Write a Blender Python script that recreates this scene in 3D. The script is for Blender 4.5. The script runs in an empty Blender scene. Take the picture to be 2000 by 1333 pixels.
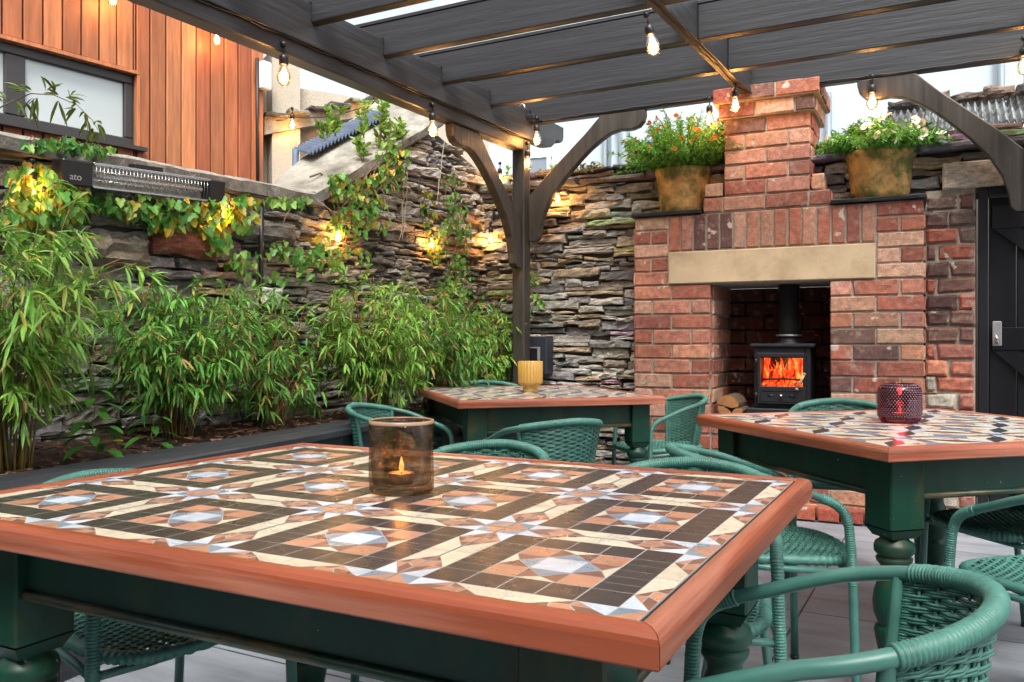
import bpy, math, random
from mathutils import Vector, Matrix, noise
R = math.radians
sc = bpy.context.scene
random.seed(7)

# ------------------------------------------------------------------ camera
YAW = R(28.0); S_, C_ = math.sin(YAW), math.cos(YAW)
HC = 1.0; FPX = 1650.0
cd = bpy.data.cameras.new('camera'); cam = bpy.data.objects.new('camera', cd)
sc.collection.objects.link(cam)
cam.location = (0, 0, HC); cam.rotation_euler = (R(90), 0, YAW)
cd.lens = FPX / 2000 * 36; cd.sensor_width = 36; cd.clip_start = 0.02; cd.clip_end = 300
sc.camera = cam
# ------------------------------------------------------------------ world, sun, exposure
SUN_EL, SUN_AZ = R(56), R(150)
w = bpy.data.worlds.new("World"); sc.world = w; w.use_nodes = True
nt = w.node_tree; nt.nodes.clear()
sky = nt.nodes.new('ShaderNodeTexSky'); sky.sky_type = 'NISHITA'; sky.sun_disc = False
sky.sun_elevation = SUN_EL; sky.sun_rotation = SUN_AZ; sky.dust_density = 6; sky.air_density = 1.0; sky.ozone_density = 1.0
hsv = nt.nodes.new('ShaderNodeHueSaturation'); hsv.inputs['Saturation'].default_value = 0.32
bg = nt.nodes.new('ShaderNodeBackground'); bg.inputs['Strength'].default_value = 0.15
wo = nt.nodes.new('ShaderNodeOutputWorld')
nt.links.new(sky.outputs[0], hsv.inputs['Color']); nt.links.new(hsv.outputs[0], bg.inputs[0]); nt.links.new(bg.outputs[0], wo.inputs[0])
sd = bpy.data.lights.new('sun', 'SUN'); sd.energy = 1.3; sd.angle = R(14); sd.color = (1, .95, .88)
sun = bpy.data.objects.new('sun', sd); sc.collection.objects.link(sun)
# direction to the sun: azimuth measured like the sky texture (from +Y towards +X)
sv = Vector((math.sin(SUN_AZ) * math.cos(SUN_EL), math.cos(SUN_AZ) * math.cos(SUN_EL), math.sin(SUN_EL)))
sun.rotation_euler = sv.to_track_quat('Z', 'Y').to_euler(); sun.location = (0, -5, 8)
sc.view_settings.view_transform = 'Standard'; sc.view_settings.look = 'None'
sc.view_settings.exposure = 1.3; sc.view_settings.gamma = 1
sc.render.engine = 'CYCLES'; sc.cycles.use_denoising = True
sc.cycles.max_bounces = 8; sc.cycles.transparent_max_bounces = 16; sc.cycles.caustics_refractive = False; sc.cycles.caustics_reflective = False
sc.cycles.sample_clamp_indirect = 4.0

# ------------------------------------------------------------------ coordinates
def cw(lat, fwd, z=0.0):
    "ground position given to the right of / ahead of the camera's own axis -> world"
    return Vector((lat * C_ - fwd * S_, lat * S_ + fwd * C_, z))
def cdir(lat, fwd):
    return cw(lat, fwd).normalized()
def px(u, v, fwd):
    return cw((u - 1000) / FPX * fwd, fwd, HC + (666.5 - v) / FPX * fwd)
class VPlane:
    "vertical plane through p (lat,fwd) along direction d (lat,fwd); front normal n"
    def __init__(s, p, ang, K=1.0):
        s.p = (p[0] * K, p[1] * K); s.d = (math.sin(R(ang)), math.cos(R(ang))); s.ang = ang
        s.o = cw(*s.p); s.t = cdir(*s.d); s.n = Vector((s.t.y, -s.t.x, 0))
    def s_of(s, u):
        a = (u - 1000) / FPX
        return (a * s.p[1] - s.p[0]) / (s.d[0] - a * s.d[1])
    def fwd(s, u): return s.p[1] + s.d[1] * s.s_of(u)
    def z_of(s, u, v): return HC + (666.5 - v) / FPX * s.fwd(u)
    def P(s, t, z, o=0.0): return s.o + s.t * t + s.n * o + Vector((0, 0, z))
    def px(s, u, v, o=0.0): return s.P(s.s_of(u), s.z_of(u, v), o)
    def mat(s, t=0, z=0, o=0):
        m = Matrix((( s.t.x, -s.n.x, 0, 0), (s.t.y, -s.n.y, 0, 0), (0, 0, 1, 0), (0, 0, 0, 1)))
        m.translation = s.P(t, z, o); return m      # local x along, y = into the wall, z up

# ------------------------------------------------------------------ materials
def lin(c):
    return tuple(((x / 255) / 12.92 if x / 255 <= .04045 else ((x / 255 + .055) / 1.055) ** 2.4) for x in c)
def mat(name, col=(.5, .5, .5), rough=.6, metal=0, var=.0, scale=8.0, bump=0.0, bscale=40.0, attr=False,
        col2=None, stretch=(1, 1, 1), spec=.5, translucent=0.0, coat=0.0, bdist=.01, var2=0.0, scale2=60, rvar=0.0, contrast=(.35, .65), detail=6, speck=None):
    m = bpy.data.materials.new(name); m.use_nodes = True
    n = m.node_tree.nodes; l = m.node_tree.links
    b = n['Principled BSDF']; b.inputs['Roughness'].default_value = rough; b.inputs['Metallic'].default_value = metal
    b.inputs['Specular IOR Level'].default_value = spec; b.inputs['Coat Weight'].default_value = coat
    tc = n.new('ShaderNodeTexCoord'); mp = n.new('ShaderNodeMapping'); mp.inputs['Scale'].default_value = stretch
    l.new(tc.outputs['Object'], mp.inputs['Vector'])
    if attr:
        a = n.new('ShaderNodeAttribute'); a.attribute_name = 'Col'; src = a.outputs['Color']
    else:
        rgb = n.new('ShaderNodeRGB'); rgb.outputs[0].default_value = (*col, 1); src = rgb.outputs[0]
    def mixin(src, fac_socket, c2, mode='MIX', fac=1.0):
        mx = n.new('ShaderNodeMix'); mx.data_type = 'RGBA'; mx.blend_type = mode
        l.new(src, mx.inputs[6])
        if isinstance(c2, tuple): mx.inputs[7].default_value = (*c2, 1)
        else: l.new(c2, mx.inputs[7])
        if fac_socket is None: mx.inputs[0].default_value = fac
        else: l.new(fac_socket, mx.inputs[0])
        return mx.outputs[2]
    tex = n.new('ShaderNodeTexNoise'); tex.inputs['Scale'].default_value = scale; tex.inputs['Detail'].default_value = detail
    tex.inputs['Roughness'].default_value = .62
    l.new(mp.outputs[0], tex.inputs['Vector'])
    if col2 is not None:
        rp = n.new('ShaderNodeMapRange'); rp.inputs[1].default_value = contrast[0]; rp.inputs[2].default_value = contrast[1]
        l.new(tex.outputs['Fac'], rp.inputs[0]); src = mixin(src, rp.outputs[0], col2)
    if var > 0:
        rp = n.new('ShaderNodeMapRange'); rp.inputs[1].default_value = .25; rp.inputs[2].default_value = .75
        rp.inputs[3].default_value = 1 - var; rp.inputs[4].default_value = 1 + var
        t2 = n.new('ShaderNodeTexNoise'); t2.inputs['Scale'].default_value = scale * 1.7; t2.inputs['Detail'].default_value = detail
        l.new(mp.outputs[0], t2.inputs['Vector']); l.new(t2.outputs['Fac'], rp.inputs[0])
        src = mixin(src, None, rp.outputs[0], 'MULTIPLY')
    if var2 > 0:
        rp = n.new('ShaderNodeMapRange'); rp.inputs[1].default_value = .3; rp.inputs[2].default_value = .7
        rp.inputs[3].default_value = 1 - var2; rp.inputs[4].default_value = 1 + var2
        t3 = n.new('ShaderNodeTexNoise'); t3.inputs['Scale'].default_value = scale2; t3.inputs['Detail'].default_value = 4
        l.new(mp.outputs[0], t3.inputs['Vector']); l.new(t3.outputs['Fac'], rp.inputs[0])
        src = mixin(src, None, rp.outputs[0], 'MULTIPLY')
    if speck is not None:
        t4 = n.new('ShaderNodeTexNoise'); t4.inputs['Scale'].default_value = speck[1]; t4.inputs['Detail'].default_value = 3; l.new(tc.outputs['Object'], t4.inputs['Vector'])
        rp = n.new('ShaderNodeMapRange'); rp.inputs[1].default_value = speck[2]; rp.inputs[2].default_value = speck[2]+.03
        l.new(t4.outputs['Fac'], rp.inputs[0]); src = mixin(src, rp.outputs[0], speck[0])
    l.new(src, b.inputs['Base Color'])
    if rvar > 0:
        rp = n.new('ShaderNodeMapRange'); rp.inputs[1].default_value = .3; rp.inputs[2].default_value = .7
        rp.inputs[3].default_value = max(0, rough - rvar); rp.inputs[4].default_value = min(1, rough + rvar)
        l.new(tex.outputs['Fac'], rp.inputs[0]); l.new(rp.outputs[0], b.inputs['Roughness'])
    if bump > 0:
        bt = n.new('ShaderNodeTexNoise'); bt.inputs['Scale'].default_value = bscale; bt.inputs['Detail'].default_value = 8
        bt.inputs['Roughness'].default_value = .65
        l.new(mp.outputs[0], bt.inputs['Vector'])
        bp = n.new('ShaderNodeBump'); bp.inputs['Strength'].default_value = bump; bp.inputs['Distance'].default_value = bdist
        l.new(bt.outputs['Fac'], bp.inputs['Height']); l.new(bp.outputs[0], b.inputs['Normal'])
    if translucent > 0:
        out = n['Material Output']; tr = n.new('ShaderNodeBsdfTranslucent'); mx = n.new('ShaderNodeMixShader')
        mx.inputs[0].default_value = translucent
        l.new(src, tr.inputs[0]); l.new(b.outputs[0], mx.inputs[1]); l.new(tr.outputs[0], mx.inputs[2]); l.new(mx.outputs[0], out.inputs[0])
    return m
def emis(name, col, strength):
    m = bpy.data.materials.new(name); m.use_nodes = True; n = m.node_tree.nodes; n.clear()
    e = n.new('ShaderNodeEmission'); e.inputs[0].default_value = (*col, 1); e.inputs[1].default_value = strength
    o = n.new('ShaderNodeOutputMaterial'); m.node_tree.links.new(e.outputs[0], o.inputs[0]); return m
def thin_glass(name, tint, refl=.12, rough=.02, noisy=0.0):
    "thin glass: tinted transparency plus a glossy layer that grows towards grazing angles"
    m = bpy.data.materials.new(name); m.use_nodes = True; n = m.node_tree.nodes; l = m.node_tree.links; n.clear()
    t = n.new('ShaderNodeBsdfTransparent'); t.inputs[0].default_value = (*tint, 1)
    g = n.new('ShaderNodeBsdfGlossy'); g.inputs['Roughness'].default_value = rough; g.inputs[0].default_value = (1, 1, 1, 1)
    lw = n.new('ShaderNodeLayerWeight'); lw.inputs[0].default_value = .35
    mr = n.new('ShaderNodeMapRange'); mr.inputs[3].default_value = refl * .4; mr.inputs[4].default_value = min(1, refl * 5)
    mx = n.new('ShaderNodeMixShader'); o = n.new('ShaderNodeOutputMaterial')
    l.new(lw.outputs['Fresnel'], mr.inputs[0]); l.new(mr.outputs[0], mx.inputs[0]); l.new(t.outputs[0], mx.inputs[1]); l.new(g.outputs[0], mx.inputs[2])
    if noisy > 0:
        tc = n.new('ShaderNodeTexCoord'); nz = n.new('ShaderNodeTexNoise'); nz.inputs['Scale'].default_value = 45; nz.inputs['Detail'].default_value = 5
        l.new(tc.outputs['Object'], nz.inputs['Vector'])
        bp = n.new('ShaderNodeBump'); bp.inputs['Strength'].default_value = noisy; bp.inputs['Distance'].default_value = .01
        l.new(nz.outputs['Fac'], bp.inputs['Height']); l.new(bp.outputs[0], g.inputs['Normal'])
        rp = n.new('ShaderNodeMapRange'); rp.inputs[1].default_value = .35; rp.inputs[2].default_value = .65
        l.new(nz.outputs['Fac'], rp.inputs[0])
        c = n.new('ShaderNodeMix'); c.data_type = 'RGBA'; c.inputs[6].default_value = (*tint, 1); c.inputs[7].default_value = (*[x * .70 for x in tint], 1)
        l.new(rp.outputs[0], c.inputs[0]); l.new(c.outputs[2], t.inputs[0])
    l.new(mx.outputs[0], o.inputs[0]); return m

M = {}
M['brick'] = mat('brick', rough=.85, attr=True, col2=(.30, .22, .18), scale=22, var=.38, bump=.8, bscale=120, bdist=.006, var2=.28, scale2=160, contrast=(.54, .74), speck=((.50,.42,.36), 11, .665))
M['mortar'] = mat('mortar', (.36, .31, .25), .95, var=.25, scale=30, bump=.8, bscale=200, bdist=.004)
M['stone'] = mat('stone', rough=.8, attr=True, col2=(.36, .34, .29), scale=14, var=.45, bump=.9, bscale=60, bdist=.015, stretch=(1, 1, 2.6), var2=.3, scale2=120, contrast=(.55, .74))
M['core'] = mat('wall_core', (.075, .070, .060), .95, var=.3)
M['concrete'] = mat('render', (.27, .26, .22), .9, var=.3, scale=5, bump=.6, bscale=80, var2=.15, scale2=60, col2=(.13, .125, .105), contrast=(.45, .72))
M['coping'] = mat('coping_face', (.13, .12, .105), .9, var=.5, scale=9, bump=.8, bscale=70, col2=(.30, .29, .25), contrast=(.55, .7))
M['sandstone'] = mat('sandstone', (.50, .38, .24), .8, var=.10, scale=4, col2=(.30, .20, .11), contrast=(.50, .78), bump=.25, bscale=220, bdist=.003, var2=.06, scale2=150)
M['slate'] = mat('slate', (.012, .013, .016), .35, var=.4, scale=30, bump=.5, bscale=60)
M['pwood'] = mat('painted_timber', (.050, .049, .050), .42, var=.30, scale=5, bump=.55, bscale=26, stretch=(1, 1, 1), bdist=.006, var2=.2, scale2=50, rvar=.1)
def grain(name, base, axis, rough=.42, str_=.6, c2=None):
    st = [16, 16, 16]; st[axis] = .9
    return mat(name, base, rough, var=.38, scale=1.2, bump=str_, bscale=2.6, stretch=tuple(st), bdist=.006, var2=.12, scale2=4, rvar=.08, col2=c2, contrast=(.48, .74))
M['timber_x'] = grain('dark_timber_across', (.0145, .0165, .020), 0, rough=.48, str_=.5)
M['timber_y'] = grain('dark_timber_along', (.030, .030, .032), 1)
M['timber_z'] = grain('dark_timber_upright', (.042, .037, .032), 2)
M['planter'] = grain('planter_board', (.030, .033, .040), 1, rough=.5)
M['clad'] = mat('cedar', rough=.5, attr=True, var=.28, scale=1.6, stretch=(10, 10, .9), bump=.25, bscale=6, col2=(.10, .028, .012), contrast=(.60, .80), var2=.15, scale2=6)
M['frame_dark'] = mat('window_frame', (.035, .032, .032), .4)
M['pane'] = mat('blind_behind_glass', (.40, .45, .45), .05, spec=.9, var=.16, scale=.9, stretch=(.6,.6,2.2))
M['rimwood'] = grain('red_brown_wood', (.26, .062, .026), 0, rough=.4, str_=.22, c2=(.46, .20, .13))
M['rimwood_y'] = grain('red_brown_wood_y', (.26, .062, .026), 1, rough=.4, str_=.22, c2=(.46, .20, .13))
M['green'] = mat('green_paint', (.0042, .038, .022), .42, var=.35, scale=7, col2=(.050, .045, .015), contrast=(.53, .74), bump=.25, bscale=18, bdist=.004, stretch=(1, 1, .5), spec=.35, speck=((.30,.24,.13), 55, .73))
M['bead'] = mat('worn_bead', (.010, .038, .024), .4, col2=(.13, .09, .04), scale=16, contrast=(.45, .68), stretch=(.4, .4, 1))
M['tile'] = mat('glazed_tile', rough=.30, attr=True, var=.13, scale=22, spec=.45, bump=.03, bscale=20, var2=.05, scale2=90, rvar=.06)
M['grout'] = mat('grout', (.42, .40, .37), .8, var=.1)
M['joint'] = mat('joint', (.012, .011, .010), .6)
M['rattan'] = mat('teal_cord', (.050, .165, .132), .48, var=.28, scale=14, spec=.5)
M['tube'] = mat('teal_tube', (.048, .152, .124), .36, var=.20, scale=9, rvar=.1, spec=.5)
M['black'] = mat('black_plastic', (.012, .012, .014), .4)
M['steel'] = mat('bright_metal', (.6, .6, .58), .25, metal=1)
M['iron'] = mat('stove_iron', (.016, .017, .021), .45, var=.2, bump=.15, bscale=200)
M['cable'] = mat('cable', (.008, .008, .009), .5)
M['leaf'] = mat('leaf', rough=.42, attr=True, var=.12, scale=14, translucent=.35, spec=.4)
M['stem'] = mat('stem', rough=.6, attr=True, var=.2, scale=20)
M['soil'] = mat('mulch', (.030, .016, .010), .95, var=.5, scale=40, bump=1, bscale=70, bdist=.02, col2=(.10, .045, .022), contrast=(.5, .7))
M['chip'] = mat('bark_chip', rough=.85, attr=True, var=.3, scale=40)
M['terra'] = mat('old_terracotta', (.50, .29, .10), .85, var=.35, scale=7, col2=(.13, .13, .03), contrast=(.46, .58), bump=.5, bscale=50, var2=.2, scale2=40)
M['petal'] = mat('petal', rough=.6, attr=True, translucent=.3)
M['whitewall'] = mat('white_render', (.42, .49, .53), .85, var=.07, scale=1.2)
M['pebble'] = mat('pebble_dash', (.50, .44, .35), .95, var=.12, scale=60, bump=1, bscale=120, bdist=.01)
M['roof'] = mat('grey_roof', (.25, .27, .31), .6, var=.2, scale=3)
M['corr'] = mat('corrugated_sheet', (.20, .215, .22), .7, col2=(.035, .033, .03), scale=7, contrast=(.42, .56), stretch=(1, 1, 1), var=.2)
M['bluecorr'] = mat('blue_sheet', (.07, .11, .17), .5, var=.3)
M['log'] = mat('split_log', (.30, .13, .045), .8, var=.35, scale=12, bump=.6, bscale=40, stretch=(1, 1, 1))
M['bark'] = mat('bark', (.09, .055, .03), .9, var=.4, bump=1, bscale=50)
M['door'] = mat('black_door', (.011, .011, .014), .38, var=.2, scale=3)
M['pipe'] = mat('grey_pipe', (.16, .20, .23), .5)
M['wax'] = mat('wax', (.85, .60, .40), .5)
M['alu'] = mat('tealight_cup', (.62, .50, .36), .35, metal=.8)
M['glassbulb'] = thin_glass('bulb_glass', (1, .86, .62), .10)
M['amber'] = thin_glass('amber_glass', (.77, .68, .55), .05, .08, noisy=1.0)
M['gold'] = mat('gold_glass', (.66, .42, .10), .15, var=.1, translucent=.3, spec=.8)
M['purple'] = thin_glass('purple_glass', (.50, .14, .24), .06, .05)
M['stoveglass'] = thin_glass('stove_glass', (.92, .88, .85), .05)
M['filament'] = emis('filament', (1, .50, .14), 42)
M['glow'] = emis('bulb_core', (1, .62, .22), 9)
M['candle'] = emis('candle_flame', (1, .38, .12), 2.6)
M['reflector'] = mat('reflector', (.72, .73, .75), .38, metal=.6, var=.15, scale=8)
M['whiteplastic'] = mat('white_plastic', (.75, .77, .78), .4)
M['silver'] = mat('brushed_silver', (.5, .5, .5), .4, metal=.6)
M['plaster'] = mat('lime_splash', (.55, .54, .50), .9)

# ------------------------------------------------------------------ mesh builder
class MB:
    def __init__(s): s.v = []; s.f = []; s.c = []; s.m = []; s.sm = []
    def add(s, vs, fs, col=(1, 1, 1), mi=0, smooth=False):
        o = len(s.v); s.v.extend(vs)
        for f in fs:
            s.f.append(tuple(i + o for i in f)); s.c.append(col); s.m.append(mi); s.sm.append(smooth)
    def box(s, mtx, lo, hi, col=(1, 1, 1), mi=0, bev=0.0):
        x0, y0, z0 = lo; x1, y1, z1 = hi
        if bev <= 0:
            vs = [mtx @ Vector(p) for p in ((x0,y0,z0),(x1,y0,z0),(x1,y1,z0),(x0,y1,z0),(x0,y0,z1),(x1,y0,z1),(x1,y1,z1),(x0,y1,z1))]
            s.add(vs, [(0,3,2,1),(4,5,6,7),(0,1,5,4),(1,2,6,5),(2,3,7,6),(3,0,4,7)], col, mi); return
        b = bev; vs = []; ids = {}
        X = (x0, x1); Y = (y0, y1); Z = (z0, z1)
        for i in (0, 1):
            for j in (0, 1):
                for k in (0, 1):
                    sx, sy, sz = (1, -1)[i], (1, -1)[j], (1, -1)[k]
                    for a, p in enumerate(((X[i], Y[j] + sy*b, Z[k] + sz*b), (X[i] + sx*b, Y[j], Z[k] + sz*b), (X[i] + sx*b, Y[j] + sy*b, Z[k]))):
                        ids[(i,j,k,a)] = len(vs); vs.append(mtx @ Vector(p))
        fs = []
        g = lambda i,j,k,a: ids[(i,j,k,a)]
        for i in (0,1): fs.append((g(i,0,0,0), g(i,1,0,0), g(i,1,1,0), g(i,0,1,0)))
        for j in (0,1): fs.append((g(0,j,0,1), g(1,j,0,1), g(1,j,1,1), g(0,j,1,1)))
        for k in (0,1): fs.append((g(0,0,k,2), g(1,0,k,2), g(1,1,k,2), g(0,1,k,2)))
        for i in (0,1):
            for j in (0,1): fs.append((g(i,j,0,0), g(i,j,0,1), g(i,j,1,1), g(i,j,1,0)))
        for i in (0,1):
            for k in (0,1): fs.append((g(i,0,k,0), g(i,0,k,2), g(i,1,k,2), g(i,1,k,0)))
        for j in (0,1):
            for k in (0,1): fs.append((g(0,j,k,1), g(0,j,k,2), g(1,j,k,2), g(1,j,k,1)))
        for i in (0,1):
            for j in (0,1):
                for k in (0,1): fs.append((g(i,j,k,0), g(i,j,k,1), g(i,j,k,2)))
        s.add(vs, fs, col, mi)
    def tube(s, pts, r, n=10, col=(1,1,1), mi=0, closed=False, caps=True):
        pts = [Vector(p) for p in pts]; k = len(pts)
        rs = r if isinstance(r, (list, tuple)) else [r] * k
        vs = []; up = None
        for i, p in enumerate(pts):
            if closed: d = pts[(i+1) % k] - pts[i-1]
            else: d = pts[min(i+1, k-1)] - pts[max(i-1, 0)]
            if d.length < 1e-9: d = Vector((0,0,1))
            d.normalize()
            if up is None: up = Vector((0,0,1)) if abs(d.z) < .9 else Vector((1,0,0))
            a = up - d * up.dot(d)
            if a.length < 1e-6: a = d.orthogonal()
            a.normalize(); up = a; b = d.cross(a)
            for j in range(n):
                t = 2*math.pi*j/n; vs.append(p + (a*math.cos(t) + b*math.sin(t)) * rs[i])
        fs = []
        for i in range(k if closed else k-1):
            i2 = (i+1) % k
            for j in range(n):
                j2 = (j+1) % n; fs.append((i*n+j, i*n+j2, i2*n+j2, i2*n+j))
        if caps and not closed:
            fs.append(tuple(range(n-1, -1, -1))); fs.append(tuple((k-1)*n + j for j in range(n)))
        s.add(vs, fs, col, mi, True)
    def lathe(s, mtx, prof, n=24, col=(1,1,1), mi=0, warp=None, caps=False):
        vs = []
        for (r, z) in prof:
            for j in range(n):
                t = 2*math.pi*j/n; rr = r * (warp(t, z) if warp else 1)
                vs.append(mtx @ Vector((rr*math.cos(t), rr*math.sin(t), z)))
        fs = []
        for i in range(len(prof)-1):
            for j in range(n):
                j2 = (j+1) % n; fs.append((i*n+j, i*n+j2, (i+1)*n+j2, (i+1)*n+j))
        if caps:
            fs.append(tuple(range(n-1,-1,-1))); fs.append(tuple((len(prof)-1)*n+j for j in range(n)))
        s.add(vs, fs, col, mi, True)
    def prism(s, mtx, poly, y0, y1, col=(1,1,1), mi=0):
        "poly in local x,z extruded along local y"
        n = len(poly)
        vs = [mtx @ Vector((x, y0, z)) for x, z in poly] + [mtx @ Vector((x, y1, z)) for x, z in poly]
        fs = [tuple(range(n-1,-1,-1)), tuple(range(n, 2*n))] + [(i, (i+1) % n, n+(i+1) % n, n+i) for i in range(n)]
        s.add(vs, fs, col, mi)
    def build(s, name, mats, parent=None, loc=None, label=None):
        me = bpy.data.meshes.new(name); me.from_pydata([tuple(v) for v in s.v], [], s.f)
        mats = mats if isinstance(mats, (list, tuple)) else [mats]
        for m in mats: me.materials.append(m)
        me.polygons.foreach_set('material_index', s.m); me.polygons.foreach_set('use_smooth', s.sm)
        ca = me.color_attributes.new('Col', 'FLOAT_COLOR', 'CORNER')
        buf = []
        for f, c in zip(s.f, s.c):
            buf.extend((c[0], c[1], c[2], 1.0) * len(f))
        ca.data.foreach_set('color', buf)
        me.update()
        o = bpy.data.objects.new(name, me); sc.collection.objects.link(o)
        if parent:
            o.parent = parent; o.matrix_parent_inverse = Matrix.Identity(4)
            if WORLDMESH.get(parent.name): o.matrix_parent_inverse = parent_world(parent).inverted()
        if label: o['label'] = label
        return o
WORLDMESH = {}
def parent_world(o):
    m = Matrix.Translation(o.location) @ o.rotation_euler.to_matrix().to_4x4() @ Matrix.Diagonal((*o.scale, 1))
    if o.parent: m = parent_world(o.parent) @ o.matrix_parent_inverse @ m
    return m
I4 = Matrix.Identity(4)
def tag(o, label, cat, group=None, kind=None):
    if label: o['label'] = label
    if cat: o['category'] = cat
    if group: o['group'] = group
    if kind: o['kind'] = kind
    return o
def thing(name, label, cat, loc=(0,0,0), rz=0.0, group=None, worldmesh=False):
    o = bpy.data.objects.new(name, None); sc.collection.objects.link(o); o.empty_display_size = .1
    o.location = loc; o.rotation_euler = (0, 0, rz); tag(o, label, cat, group)
    WORLDMESH[o.name] = worldmesh
    return o
def child_world(par): WORLDMESH[par.name] = True
def copy_thing(root, loc, rz, label, scale=1.0):
    r = root.copy(); sc.collection.objects.link(r); r.location = loc; r.rotation_euler = (0, 0, rz); r.scale = (scale,)*3; r['label'] = label
    for ch in list(root.children):
        c = ch.copy(); sc.collection.objects.link(c); c.parent = r
        for g in list(ch.children):
            d = g.copy(); sc.collection.objects.link(d); d.parent = c
    return r
def heading(lat, fwd):
    "z rotation that turns local +y to the given camera-relative direction"
    d = cdir(lat, fwd); return math.atan2(-d.x, d.y)
rnd = random.uniform
def nz(p, s=1.0): return noise.noise(Vector(p) * s)

# a rough block: front face grid (local x,z), bulged and noisy, with sides going back
def rough_block(mb, mtx, x0, x1, z0, z1, proud, depth, col, rough=.004, rnd_edge=.006, cell=.035, seed=0, jit=0.0, rag=0.0):
    w = x1-x0; h = z1-z0
    nx = max(2, min(9, int(w/cell)+1)); nzc = max(2, min(5, int(h/cell)+1))
    J = [(rnd(-jit, jit), rnd(-jit, jit)) for _ in range(4)]
    xs = [0, min(.2, rnd_edge/w)] + [i/nx for i in range(1, nx)] + [1-min(.2, rnd_edge/w), 1]
    zs = [0, min(.25, rnd_edge/h)] + [i/nzc for i in range(1, nzc)] + [1-min(.25, rnd_edge/h), 1]
    A = len(xs); B = len(zs); vs = []
    for b in zs:
        for a in xs:
            jx = (J[0][0]*(1-a)*(1-b) + J[1][0]*a*(1-b) + J[2][0]*a*b + J[3][0]*(1-a)*b)
            jz = (J[0][1]*(1-a)*(1-b) + J[1][1]*a*(1-b) + J[2][1]*a*b + J[3][1]*(1-a)*b)
            x = x0 + a*w + jx; z = z0 + b*h + jz
            q = Vector((x*14+seed, z*22, seed*1.7)); n1 = noise.noise(q); n2 = noise.noise(q*2.7)
            e = 1.0 if (a in (0, 1) or b in (0, 1)) else 0.0
            y = -proud + e*rnd_edge*.9 - (n1*1.0 + n2*.6)*rough + (rnd(-rag, rag) if rag else 0)
            if e: x += n2*rough*.9*(1 if a in (0,1) else .3); z += n1*rough*.9*(1 if b in (0,1) else .3)
            vs.append(mtx @ Vector((x, y, z)))
    fs = [(j*A+i, j*A+i+1, (j+1)*A+i+1, (j+1)*A+i) for j in range(B-1) for i in range(A-1)]
    ring = [i for i in range(A)] + [j*A+A-1 for j in range(1, B)] + [(B-1)*A+i for i in range(A-2, -1, -1)] + [j*A for j in range(B-2, 0, -1)]
    inv = mtx.inverted(); base = len(vs)
    for r in ring:
        p = inv @ vs[r]; vs.append(mtx @ Vector((p.x, depth, p.z)))
    k = len(ring)
    fs += [(ring[(i+1) % k], ring[i], base+i, base+(i+1) % k) for i in range(k)]
    mb.add(vs, fs, col)
def recenter(o):
    "moves a world-coordinate mesh's origin to the middle of its base"
    me = o.data; n = len(me.vertices); co = [0.0]*(3*n); me.vertices.foreach_get('co', co)
    xs, ys, zs = co[0::3], co[1::3], co[2::3]
    c = Vector(((min(xs)+max(xs))/2, (min(ys)+max(ys))/2, min(zs)))
    me.transform(Matrix.Translation(-c)); o.location = c; return o
def group_at(name, label, cat, loc, group=None):
    "a thing whose parts are built in world coordinates"
    return thing(name, label, cat, loc, 0, group, worldmesh=True)

# ================================================================== SETTING
K = 1.03
WALL = VPlane((-1.35, 4.05), 34.0, K)          # left rubble wall
BACK = VPlane((-.19, 5.77), 62.0, K); BACK.d = (C_, -S_); BACK = None
class _B(VPlane):
    pass
def plane_dir(p, d, K=1.0):
    v = VPlane(p, 0, K); v.d = d; v.o = cw(*v.p); v.t = cdir(*d); v.n = Vector((v.t.y, -v.t.x, 0)); return v
BACK = plane_dir((-.19, 5.77), (C_, -S_), K)   # back rubble wall
FIRE = plane_dir((.7299, 5.06), (.895, -.446), K)
T_CORNER = 2.07 * K

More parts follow.
